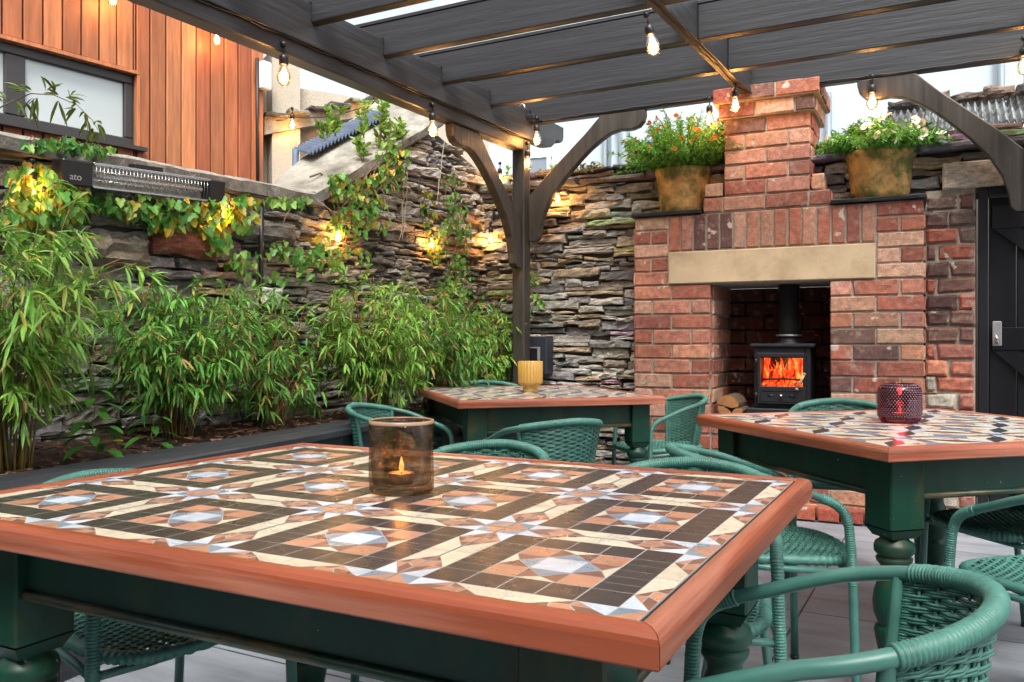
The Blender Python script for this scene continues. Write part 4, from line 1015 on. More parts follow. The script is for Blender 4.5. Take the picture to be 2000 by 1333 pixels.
cable([WALL.px(-60, 305, .06), WALL.px(30, 318, .07), WALL.px(150, 325, .06), WALL.px(260, 330, .06), WALL.px(400, 372, .06), WALL.px(470, 385, .06), WALL.px(560, 394, .06), WALL.px(625, 412, .06), WALL.px(643, 440, .07), WALL.px(740, 455, .06), WALL.px(826, 452, .07), WALL.px(900, 462, .06), WALL.px(938, 446, .08), WALL.px(945, 400, .1), WALL.px(949, 335, .12)], 'black festoon cable sagging along the top of the ivy-covered wall', sag=.008)
cable([AN.px(520, 250, .25), AN.px(551, 243, .25), AN.px(630, 240, .25), AN.px(706, 216, .25), AN.px(760, 195, .25)], 'thin light cable under the annexe eaves', sag=.01)
cable([BL.px(150, -20, .12), BL.px(200, -7, .12), BL.px(300, 30, .12), BL.px(403, 70, .12), BL.px(470, 90, .12)], 'thin light cable high in front of the cedar boards', sag=.02)
cable([BACK.px(1040, 366, .08), BACK.px(1099, 372, .08), BACK.px(1160, 366, .08), BACK.px(1230, 362, .08)], 'light cable tucked under the back wall coping', sag=.006)

# timer box on the beam, with a hanging loop
tb = group_at('timer_box', 'black plastic timer box hooked at the corner of the pergola beams', 'timer', HD.px(1030, 262, .06)); c = HD.px(1030, 238, .075)
mt = HD.mat(HD.s_of(1030), HD.z_of(1030,238), .075)
mb = MB(); mb.box(mt, (-.032, -.022, -.055), (.032, .022, .05), bev=.006); mb.build('case', M['black'], tb)
mb = MB(); mb.tube([mt @ Vector((-.022,0,.05)), mt @ Vector((-.02,0,.085)), mt @ Vector((0,0,.10)), mt @ Vector((.018,0,.085)), mt @ Vector((.02,0,.05))], .005, 8); mb.build('hook', M['steel'], tb)
mb = MB(); mb.box(mt, (.034, -.014, -.01), (.095, .014, .022), bev=.006); mb.tube([mt @ Vector((.0,0,-.055)), mt @ Vector((.03,0,-.10)), mt @ Vector((.0,0,-.115)), mt @ Vector((-.05,0,-.09))], .005, 8); mb.build('plug', M['black'], tb)

# infra-red patio heater on the wall
hA, hB = WALL.px(84, 341, .12), WALL.px(402, 381, .12); ax = (hB-hA); HL = ax.length; ax.normalize(); up = Vector((0,0,1)); nn = WALL.n
fn = (nn + Vector((0,0,-.12))).normalized(); up2 = ax.cross(fn) * -1
if up2.z < 0: up2 = -up2
Hm = Matrix(((ax.x, -fn.x, up2.x, hA.x),(ax.y, -fn.y, up2.y, hA.y),(ax.z, -fn.z, up2.z, hA.z),(0,0,0,1)))
ht = group_at('patio_heater', 'long black and chrome infra-red patio heater mounted below the wall coping', 'heater', (hA+hB)/2); hh = .052
mb = MB(); mb.box(Hm, (0,-.03,-hh), (.125,.06,hh), bev=.006); mb.build('end_cap', M['black'], ht)
mb = MB(); mb.box(Hm, (HL-.09,-.03,-hh), (HL,.06,hh), bev=.006); mb.build('end_cap', M['black'], ht)
mb = MB(); ax0, ax1 = .127, HL-.092
vs = []; Nn = 12
for i in range(2):
    for j in range(Nn+1): a = math.pi*j/Nn; vs.append(Hm @ Vector(((ax0,ax1)[i], .045*math.sin(a)-.01, -hh*.92*math.cos(a))))
mb.add(vs, [(j, j+1, Nn+2+j, Nn+1+j) for j in range(Nn)], smooth=True); mb.build('reflector', M['reflector'], ht)
mb = MB(); mb.box(Hm, (ax0,-.028,hh-.012), (ax1,.03,hh), bev=.002); mb.box(Hm, (ax0,-.028,-hh), (ax1,.03,-hh+.010), bev=.002); mb.build('rail', M['steel'], ht)
mb = MB(); mb.tube([Hm @ Vector((ax0+.02,-.002,0)), Hm @ Vector((ax1-.02,-.002,0))], .009, 12); mb.build('heating_tube', mat('quartz', (.75,.74,.72), .15), ht)
mb = MB(); x = ax0+.012
while x < ax1: mb.tube([Hm @ Vector((x,-.026,-hh+.006)), Hm @ Vector((x,-.030,0)), Hm @ Vector((x,-.026,hh-.006))], .0011, 4); x += .0165
for zz in (-.018, .018): mb.tube([Hm @ Vector((ax0,-.0295,zz)), Hm @ Vector((ax1,-.0295,zz))], .001, 4)
mb.build('guard_wires', M['steel'], ht)
mb = MB(); mb.box(Hm, (HL*.42,.0,hh+.002), (HL*.60,.05,hh+.022), bev=.003); mb.box(Hm, (HL*.47,.03,hh-.01), (HL*.52,.14,hh+.012)); mb.build('bracket', M['black'], ht)
fc_ = bpy.data.curves.new('lettering', 'FONT'); fc_.body = 'ato'; fc_.size = .038; fc_.extrude = .0006; fc_.align_x = 'CENTER'
tt = bpy.data.objects.new('tmp_text', fc_); sc.collection.objects.link(tt); me_ = bpy.data.meshes.new_from_object(tt); bpy.data.objects.remove(tt)
to = bpy.data.objects.new('lettering', me_); sc.collection.objects.link(to); to.parent = ht; to.matrix_parent_inverse = parent_world(ht).inverted(); me_.materials.clear(); me_.materials.append(M['silver'])
lm = Hm @ Matrix.Translation((.052, -.0315, -.028)) @ Matrix.Rotation(R(90), 4, 'X'); to.matrix_basis = lm

# corner lamp head, upright plank, conduit
lc = WALL.px(948, 424, .10)
cl = group_at('corner_lamp', 'small black lamp head on a bracket in the wall corner', 'lamp', lc)
mb = MB(); mb.lathe(Matrix.Translation(lc), [(.001,.03),(.032,.028),(.036,.0),(.036,-.03),(.030,-.034),(.001,-.034)], 18); mb.build('head', M['black'], cl)
mb = MB(); mb.tube([lc, lc+Vector((.0,0,.07)), lc+Vector((.02,.03,.13)), WALL.px(955,360,.02)], .006, 8); mb.tube([lc+Vector((0,0,.07)), lc+Vector((-.05,.02,.11))], .004, 6); mb.tube([lc+Vector((0,0,.07)), lc+Vector((.06,.0,.12))], .004, 6); mb.build('bracket', M['black'], cl)
mb = MB(); ta, z0p, z1p = WALL.s_of(951), WALL.z_of(951, 565), WALL.z_of(951, 432)
rough_block(mb, WALL.mat(), ta-.02, ta+.022, z0p-.5, z1p, .10, -.05, (.36,.30,.25), .004, .004, .05, 4, .004); o = recenter(mb.build('upright_plank', M['stone'])); tag(o, 'weathered upright plank standing in the wall corner behind the bamboo', 'plank')
mb = MB(); ta = WALL.s_of(489); mb.tube([WALL.P(ta, WALL.z_of(489, 408), .085), WALL.P(ta, WALL.z_of(489,500), .08), WALL.P(ta+.004, .45, .085)], .0125, 10); o = recenter(mb.build('conduit', M['black'])); tag(o, 'black conduit running straight down the rubble wall', 'conduit')
# ================================================================== PLANTER AND BED
PL = VPlane((-.606*2.276, 2.276), 21.0)        # outer edge of the planter rim
ZP = .60
plr = group_at('raised_planter', 'long dark boarded raised planter along the foot of the left wall', 'planter', PL.P(1.5, 0, -.1))
pmx = PL.mat(); pe = 3.75
mb = MB(); mb.box(pmx, (-1.6, -.012, ZP-.035), (pe, .118, ZP), bev=.006); mb.box(pmx, (-1.6, .1215, ZP-.035), (pe, .238, ZP-.002), bev=.006); mb.build('rim_boards', M['planter'], plr)
mb = MB(); x = -1.6
while x < pe: mb.box(pmx, (x, .012, .0), (min(x+.096, pe), .034, ZP-.036), bev=.003); x += .10
mb.build('face_boards', M['planter'], plr)
mb = MB(); mb.box(pmx, (-1.6, .036, .0), (pe, .05, ZP-.04)); mb.build('lining', M['black'], plr)
soil_z = .565
rp = [PL.P(t, 0, -.22) for t in [-1.6 + i*(pe+1.6)/50 for i in range(51)]]
wpnt = [WALL.P(LW0 + i*(T_CORNER-LW0)/50, 0, -.05) for i in range(51)]
mb = MB(); vs = []; nr = 12
for i in range(51):
    for j in range(nr+1):
        p = rp[i].lerp(wpnt[i], j/nr); vs.append(Vector((p.x, p.y, soil_z + .02*nz((p.x, p.y, 0), 9) + .012*nz((p.x, p.y, 4), 28) + .03*(j/nr))))
mb.add(vs, [(i*(nr+1)+j, (i+1)*(nr+1)+j, (i+1)*(nr+1)+j+1, i*(nr+1)+j+1) for i in range(50) for j in range(nr)], (1,1,1), 0)
for i in range(900):
    k = random.randrange(50); j = random.random()**1.3; p = rp[k].lerp(rp[k+1], random.random()).lerp(wpnt[k].lerp(wpnt[k+1], .5), j*.9)
    z = soil_z + .02*nz((p.x, p.y, 0), 9) + .03*j + rnd(.0,.02); L = rnd(.015,.06); a = rnd(0,6.28); d = Vector((math.cos(a), math.sin(a), rnd(-.25,.25)))*L; s_ = Vector((-math.sin(a), math.cos(a), 0))*rnd(.003,.009); c = Vector((p.x, p.y, z)); u_ = Vector((0,0,.004))
    mb.add([c-d/2-s_, c+d/2-s_*.6, c+d/2+s_*.6, c-d/2+s_, c-d/2-s_+u_, c+d/2-s_*.6+u_, c+d/2+s_*.6+u_, c-d/2+s_+u_], [(3,2,1,0),(4,5,6,7),(0,1,5,4),(1,2,6,5),(2,3,7,6),(3,0,4,7)], vcol(random.choice([(.16,.07,.03),(.09,.04,.02),(.22,.11,.055),(.05,.025,.015)]), .3), 1)
o = mb.build('bark_mulch', [M['soil'], M['chip']]); tag(o, 'brown bark mulch and soil filling the planter bed', 'mulch', kind='stuff')
mb = MB(); c = cw(-1.48, 3.02, .605); 
leafshape(mb, cw((215-1000)/FPX*3.35, 3.35, .60), Vector((.6,.3,.1)), Vector((0,0,1)), .055, .034, (.62,.36,.02), .15, .1, 'oval'); o = recenter(mb.build('fallen_leaf', M['leaf'])); tag(o, 'yellow fallen leaf lying on the bark mulch', 'leaf')

def clump(base, H, spread, ncane, green, label, lean=Vector((0,0,0)), twigs=11, Lf=(.042,.082), avoid=None, low=.34):
    g = group_at('bamboo_clump', label, 'bamboo', base, 'bamboo clumps in the planter')
    cm, lf = MB(), MB()
    for i in range(ncane):
        a = rnd(0, 2*math.pi); r0 = rnd(0,.07); p = base + Vector((r0*math.cos(a), r0*math.sin(a), -.02))
        a2 = a + rnd(-.5,.5); out = Vector((math.cos(a2), math.sin(a2), 0)); h = H*rnd(.55,1.0); sp = spread*rnd(.15,1.0)
        wn = WALL.n
        if out.dot(wn) < 0: out = out - wn*out.dot(wn)*.75
        pts = []
        for q in range(11):
            f = q/10; pts.append(p + out*(sp*f**1.5) + lean*(f**1.6) + Vector((0,0, h*(f - .26*f**3.2*(sp/spread)))) + rvec()*.004)
        cc = vcol(random.choice([(.16,.12,.03),(.22,.09,.03),(.10,.11,.03)]), .25)
        cm.tube(pts, [.0034*(1-.75*q/10)+.0007 for q in range(11)], 5, cc)
        for k in range(twigs):
            f = low + (1-low)*(k+rnd(0,1))/twigs; q = min(9, int(f*10)); b = pts[q].lerp(pts[q+1], f*10-q)
            td = (rvec() + out*.6 + Vector((0,0,.35))).normalized(); tl = rnd(.05,.16)*(1.15-.4*f)
            e = b + td*tl + Vector((0,0,-.01)); cm.tube([b, b.lerp(e,.5)+Vector((0,0,.006)), e], [.0013,.001,.0007], 3, cc)
            for w_ in range(2):
                bb = b.lerp(e, (.55, 1.0)[w_]); nl = random.randint(3,6)
                for _ in range(nl):
                    d = (td*.8 + rvec()*.8 + Vector((0,0,-.25))).normalized()
                    leafshape(lf, bb, d, (Vector((0,0,1))+rvec()*.5).normalized(), rnd(*Lf), rnd(.009,.014), vcol(green if random.random() > .15 else random.choice([(.40,.42,.09),(.40,.42,.09),(.36,.24,.09)]), .38), fold=.18, droop=rnd(.15,.6))
    cm.build('canes', M['stem'], g); lf.build('leaves', M['leaf'], g); return g
G1 = (.15,.38,.07); G2 = (.21,.42,.07); G3 = (.12,.32,.06)
bed = lambda u, f: cw((u-1000)/FPX*f, f, soil_z+.01)
clump(bed(25, 2.75), 1.05, .40, 27, G2, 'tall yellow-green bamboo arching in from the left edge in front of the stones', twigs=11, Lf=(.05,.095))
clump(bed(-190, 2.75), 1.15, .45, 9, G2, 'bamboo at the picture edge whose highest cane arches across the dark framed window', lean=Vector((.35,.12,.05)), twigs=10)
clump(bed(345, 3.62), .84, .46, 38, G1, 'broad green bamboo clump with reddish canes above the small nettle-like plant')
clump(bed(535, 4.15), .70, .36, 20, G1, 'bamboo clump in front of the lower wall conduit', twigs=9)
clump(bed(735, 4.5), .92, .44, 36, G2, 'bamboo clump under the pair of ivy-wrapped wall bulbs')
clump(bed(852, 4.95), .86, .26, 24, G3, 'dark green bamboo clump left of the pergola post')
clump(bed(958, 5.62), .84, .14, 18, G2, 'bamboo clump half hidden directly behind the pergola post')
# long arching cane added in place of the plant reflection in the window pane
arc = group_at('reflection_cane', 'arching bamboo cane added in place of the plant reflected in the dark framed window', 'bamboo', bed(-150, 2.9))
cm, lf = MB(), MB(); pts = []
for (u, v, f) in ((-260, 560, 2.95), (-150, 330, 2.95), (-60, 245, 3.0), (10, 205, 3.02), (60, 183, 3.05), (105, 186, 3.1), (150, 205, 3.15), (180, 235, 3.2), (196, 262, 3.2)): pts.append(px(u, v, f))
pts = [bed(-280, 2.9)] + pts
cm.tube(pts, [.0035,.0032,.003,.0028,.0024,.002,.0017,.0014,.0012,.001], 6, (.12,.12,.03))
for i in range(3, 9):
    for k in range(5):
        b = pts[i].lerp(pts[i+1], rnd(0,1)); td = (rvec()+Vector((0,0,-.2))).normalized()
        for _ in range(3): leafshape(lf, b+td*.015, (td+rvec()*.6).normalized(), rvec(), rnd(.05,.10)*(1 if i < 7 else .6), rnd(.009,.014), vcol((.13,.20,.04), .35), droop=.4)
cm.build('cane', M['stem'], arc); lf.build('leaves', M['leaf'], arc)
# broad-leaved seedlings
def seedling(base, H, n, label, Ls=(.06,.10)):
    g = group_at('leafy_seedling', label, 'plant', base, 'broad-leaved weeds in the bed'); s, lf = MB(), MB()
    pts = [base + Vector((.01*math.sin(q), .01*math.cos(q*1.3), H*q/8)) for q in range(9)]; s.tube(pts, .0022, 5, (.10,.14,.03))
    for i in range(n):
        f = .12+.88*i/n; q = min(7, int(f*8)); b = pts[q].lerp(pts[q+1], f*8-q); a = i*2.4; d = Vector((math.cos(a), math.sin(a), .15)); e = b+d*rnd(.03,.07)*(1.2-f*.7)
        s.tube([b, e], .0012, 4, (.12,.18,.04)); leafshape(lf, e, d+Vector((0,0,-.3)), Vector((0,0,1)), rnd(*Ls)*(1.15-f*.5), rnd(.030,.045)*(1.1-f*.5), vcol((.06,.22,.03), .2), .12, .3, 'oval')
    s.build('stem', M['stem'], g); lf.build('leaves', M['leaf'], g)
seedling(bed(184, 2.98), .30, 26, 'bright green nettle-like plant standing in the mulch')
seedling(bed(298, 3.38), .13, 9, 'small broad-leaved weed at the foot of the broad bamboo clump')
seedling(bed(842, 4.75), .13, 12, 'small dark weed at the planter rim beyond the far left chair', Ls=(.03,.05))

# ================================================================== IVY
def ivy(name, label, patches, cols, size, group='ivy on the left wall', pl=WALL, cat='ivy'):
    u0, v0 = patches[0][0], patches[0][1]
    g = group_at(name, label, cat, pl.px(u0, v0, .05), group); lf, st_ = MB(), MB()
    for qa, qb in zip(patches, patches[1:]):
        A_, B_ = pl.px(qa[0], qa[1], .055), pl.px(qb[0], qb[1], .055); st_.tube([A_, A_.lerp(B_,.33)+rvec()*.012, A_.lerp(B_,.66)+rvec()*.012, B_], .0028, 5, (.20,.13,.08))
    for (u, v, ru, rv, n) in patches:
        prev = pl.px(u, v-rv, .05)
        for i in range(n):
            a = rnd(0, 6.28); q = math.sqrt(random.random()); uu, vv = u + ru*q*math.cos(a), v + rv*q*math.sin(a)
            p = pl.px(uu, vv, rnd(.06,.15)); nn = (pl.n*1.1 + rvec()*.75 + Vector((0,0,.25))).normalized(); d = (Vector((0,0,-1)) + rvec()*.6)
            ivyleaf(lf, p, d, nn, rnd(*size), vcol(random.choice(cols), .22))
            if i % 5 == 0: st_.tube([prev, prev.lerp(p,.5)+rvec()*.02, p], .0014, 4, (.16,.08,.04)); prev = p if random.random() < .6 else prev
    lf.build('leaves', M['leaf'], g); st_.build('stems', M['stem'], g)
Yl, Gn, Lg, Dg, Or = (.46,.36,.03), (.10,.30,.05), (.22,.42,.09), (.05,.17,.04), (.36,.22,.05)
ivy('ivy', 'yellow and green ivy crowding round the bulb left of the patio heater', [(30,350,40,25,50),(30,410,45,35,85),(105,395,45,35,70),(90,450,60,30,40),(20,470,30,30,30)], [Yl,Lg,Lg,Gn,Gn], (.026,.052))
ivy('ivy', 'small-leaved ivy trailing over the level coping above the heater', [(45,290,25,10,26),(90,286,35,8,30),(140,295,30,10,34),(165,303,18,8,18),(185,299,8,5,4)], [Gn,Dg,Lg], (.018,.040))
ivy('ivy', 'large-leaved green ivy hanging below the patio heater', [(180,395,30,14,26),(240,405,50,22,60),(300,420,45,28,60),(350,405,40,20,45),(280,440,25,14,14),(385,440,25,35,40),(395,475,20,18,20)], [Gn,Gn,Dg,Gn,Lg,Lg,Yl], (.030,.060))
ivy('ivy', 'yellow ivy lit by the bulb under the right end of the heater', [(415,410,28,28,46),(440,430,28,24,26),(455,395,25,14,20)], [Yl,Lg,Gn], (.030,.058))
ivy('ivy', 'sparse pale ivy spreading over the stones either side of the wall conduit', [(510,395,35,10,26),(560,398,22,8,16),(515,490,25,16,14),(560,500,40,14,34),(600,520,40,14,26),(450,515,30,25,30),(540,540,40,20,20)], [Lg,Lg,Gn,Gn], (.026,.048))
ivy('ivy', 'thick ivy climbing from the foot of the raked gable', [(632,360,22,18,46),(650,400,26,30,60),(690,380,30,40,75),(735,345,26,30,55),(760,320,20,30,36),(680,440,28,26,36),(640,440,24,22,30),(715,420,18,40,36),(650,500,40,18,40),(735,300,22,22,30),(600,480,20,20,20)], [Lg,Gn,Lg,Gn,Gn,Yl], (.022,.044))
ivy('ivy', 'narrow column of ivy running down the gable beside the corner', [(855,355,10,14,16),(862,395,14,24,44),(872,430,16,28,50),(845,455,10,34,26),(880,470,15,26,34),(868,510,20,24,46),(865,550,28,26,70),(885,585,35,24,60),(846,570,25,26,40)], [Gn,Lg,Gn,Dg], (.018,.036))
ivy('ivy', 'thin strand of ivy on the gable above the ivy-buried bulb', [(808,395,9,22,22),(812,430,9,18,14),(818,460,14,20,24),(830,500,14,20,36)], [Lg,Gn,Yl], (.018,.034))
# pale dead strings over the gable
mb = MB()
for (a, b, c) in (((856,250),(842,330),(836,400)),((722,340),(735,400),(752,460)),((770,330),(772,400),(762,470)),((778,340),(776,410),(768,470)),((600,395),(640,425),(668,430)),((420,455),(450,480),(405,495))):
    pts = []
    for i in range(13):
        f = i/12; u = (1-f)**2*a[0]+2*f*(1-f)*b[0]+f*f*c[0]; v = (1-f)**2*a[1]+2*f*(1-f)*b[1]+f*f*c[1]; pts.append(WALL.px(u, v, .075)+rvec()*.006)
    mb.tube(pts, .0024, 5, (.42,.36,.28))
o = recenter(mb.build('bare_vines', M['stem'])); tag(o, 'bare pale vine stems hanging over the gable stones', 'vine')
# shrub sprigs growing from the gable coping
def sprig(base, H, n, lean):
    for k in range(n):
        d = (Vector((rnd(-.4,.4), rnd(-.4,.4), 1)) + lean).normalized(); L = H*rnd(.5,1); pts = [base + d*L*q/5 + rvec()*.006 for q in range(6)]; SS.tube(pts, .0022, 5, (.14,.09,.04))
        for q in range(1, 6):
            for _ in range(4): leafshape(SL_, pts[q], (d+rvec()*.9).normalized(), rvec(), rnd(.035,.065), rnd(.016,.024), vcol((.20,.36,.06), .2), .15, .15, 'oval')
sg = group_at('self_sown_shrub', 'light green self-sown shrub sprouting from the rendered gable coping', 'shrub', WALL.px(700, 300)); SS, SL_ = MB(), MB()
for (u, v, h, n) in ((705,275,.30,4),(738,270,.34,5),(650,268,.16,3),(632,275,.15,2),(703,315,.16,3),(745,305,.20,4),(770,280,.16,3),(790,300,.14,2)): sprig(WALL.px(u, v, .02), h, n, Vector((0,0,.3)))
SS.tube([WALL.px(u, v+60, -.10) for u, v in ((630,282),(650,275),(703,322),(705,285),(738,278),(745,312),(770,285),(790,302))], .006, 6, (.10,.07,.04))
SL_.build('leaves', M['leaf'], sg); SS.build('twigs', M['stem'], sg)
sg = group_at('shrub', 'yellow-green shrub showing beyond the wall corner between post and brace', 'shrub', BACK.px(1000, 340, -.7)); SS, SL_ = MB(), MB()
for i in range(40): sprig(cw(rnd(-.18,.42), 6.9, 1.9+rnd(0,.35)), .22, 2, Vector((0,0,0)))
SS.tube([cw(.1, 6.9, 0), cw(.1, 6.9, 2.0)], .02, 8, (.1,.07,.04)); SL_.build('leaves', M['leaf'], sg); SS.build('twigs', M['stem'], sg)
ivy('ferny_weed', 'green weed rooted in the back wall just right of the post', [(1048,545,12,12,22),(1058,590,16,16,30),(1040,615,10,14,12)], [Gn,Lg], (.016,.034), 'weeds on the back wall', BACK, 'weed')
ivy('ferny_weed', 'tuft of pale pink stonecrop on the back wall coping', [(1152,332,18,7,40),(1175,328,14,5,26)], [(.45,.20,.22),Lg,(.20,.18,.08)], (.012,.024), 'weeds on the back wall', BACK, 'weed')
sp = recenter((lambda mb: (rough_block(mb, WALL.mat(), WALL.s_of(485), WALL.s_of(525), WALL.z_of(505,600), WALL.z_of(505,562), .10, .0, (.62,.62,.58), .012, .01, .02, 3, .01), mb.build('mortar_patch', M['stone']))[1])(MB())); tag(sp, 'whitish mortar splash on the wall stones behind the bamboo', 'mortar patch')

# ================================================================== TABLES
CREAM, DARK, SALM, BROWN, WHT, BLU = (.58,.515,.39), (.036,.032,.033), (.44,.21,.13), (.19,.085,.06), (.50,.56,.63), (.17,.24,.31)
def patA():
    P = []
    def q(pts, c): P.append((pts, c))
    def rot(pts, k):
        for _ in range(k): pts = [(8-y, x) for x, y in pts]
        return pts
    for k in range(4):
        # corner star quarter
        q(rot([(0,0),(1.05,0),(0,1.05)], k), SALM)
        q(rot([(1.05,0),(1,1),(0,1.05)], k), BLU)
        q(rot([(1.05,0),(2.1,1),(1,1)], k), WHT)
        q(rot([(0,1.05),(1,1),(1,2.1)], k), WHT)
        # edge strip: checks, cream, checks
        q(rot([(1.05,0),(1.85,0),(2.15,.5),(1.57,.5)], k), BROWN); q(rot([(1.85,0),(2.6,0),(2.72,.5),(2.15,.5)], k), SALM); q(rot([(2.6,0),(3.25,0),(2.72,.5)], k), BROWN)
        q(rot([(1.57,.5),(2.15,.5),(2.1,1)], k), SALM); q(rot([(2.15,.5),(2.72,.5),(2.1,1)], k), BROWN)
        q(rot([(3.25,0),(4,0),(4,1),(2.1,1)], k), CREAM); q(rot([(4,0),(4.75,0),(5.9,1),(4,1)], k), CREAM)
        q(rot([(6.95,0),(6.15,0),(5.85,.5),(6.43,.5)], k), BROWN); q(rot([(6.15,0),(5.4,0),(5.28,.5),(5.85,.5)], k), SALM); q(rot([(5.4,0),(4.75,0),(5.28,.5)], k), BROWN)
        q(rot([(6.43,.5),(5.85,.5),(5.9,1)], k), SALM); q(rot([(5.85,.5),(5.28,.5),(5.9,1)], k), BROWN)
        # dark ring
        q(rot([(1,1),(2.2,1),(2.2,2.2),(1,2.2)], k), DARK)
        nn_ = 3 if k % 2 == 0 else 5
        for i in range(nn_):
            st = 3.6/nn_; a = 2.2+i*st; q(rot([(a,1),(a+st,1),(a+st,2.2),(a,2.2)], k), DARK)
        # inner block
        q(rot([(2.2,2.2),(3.3,2.2),(3.3,3.3),(2.2,3.3)], k), SALM)
        q(rot([(3.3,2.2),(4.7,2.2),(4,2.6)], k), CREAM); q(rot([(3.3,2.2),(4,2.6),(3.3,3.3)], k), BROWN); q(rot([(4.7,2.2),(4.7,3.3),(4,2.6)], k), BROWN)
        q(rot([(4,2.6),(4.7,3.3),(3.3,3.3)], k), BLU)
    q([(3.3,3.3),(4.7,3.3),(4.7,4.7),(3.3,4.7)], WHT)
    def mp_(x):
        if x > 4: return 8-mp_(8-x)
        return .82*x if x < 1 else (.82+(x-1)*(2.15-.82)/1.2 if x < 2.2 else 2.15+(x-2.2)*(4-2.15)/1.8)
    return [([(mp_(x)/8, mp_(y)/8) for x, y in p], c, 0) for p, c in P]
NAVY = (.13,.18,.27)
def patB():
    P = [([(0,0),(1,0),(1,1),(0,1)], CREAM, 0)]
    def rot(pts, k):
        for _ in range(k): pts = [(1-y, x) for x, y in pts]
        return pts
    for k in range(4):
        P.append((rot([(0,0),(.26,.14),(.44,.44),(.14,.26)], k), DARK if k % 2 == 0 else (.07,.06,.06), 1))
        P.append((rot([(.30,0),(.5,.16),(.70,0)], k), NAVY, 1)); P.append((rot([(.5,.16),(.44,.03),(.5,.34),(.56,.03)], k), BLU, 2))
        P.append((rot([(.5,.33),(.62,.40),(.56,.10)], k), BROWN, 1)); P.append((rot([(0,.0),(.30,0),(.12,.07)], k), WHT, 1)); P.append((rot([(0,0),(.0,.30),(.07,.12)], k), WHT, 1))
        P.append((rot([(.36,.36),(.5,.36),(.43,.5)], k), WHT, 2)); P.append((rot([(.36,.36),(.43,.5),(.36,.5)], k), DARK, 2)); P.append((rot([(.24,.10),(.38,.05),(.42,.2)], k), SALM, 1))
    P.append(([(.43,.43),(.57,.43),(.57,.57),(.43,.57)], NAVY, 3))
    return P
PA, PB = patA(), patB()
TZ = .735
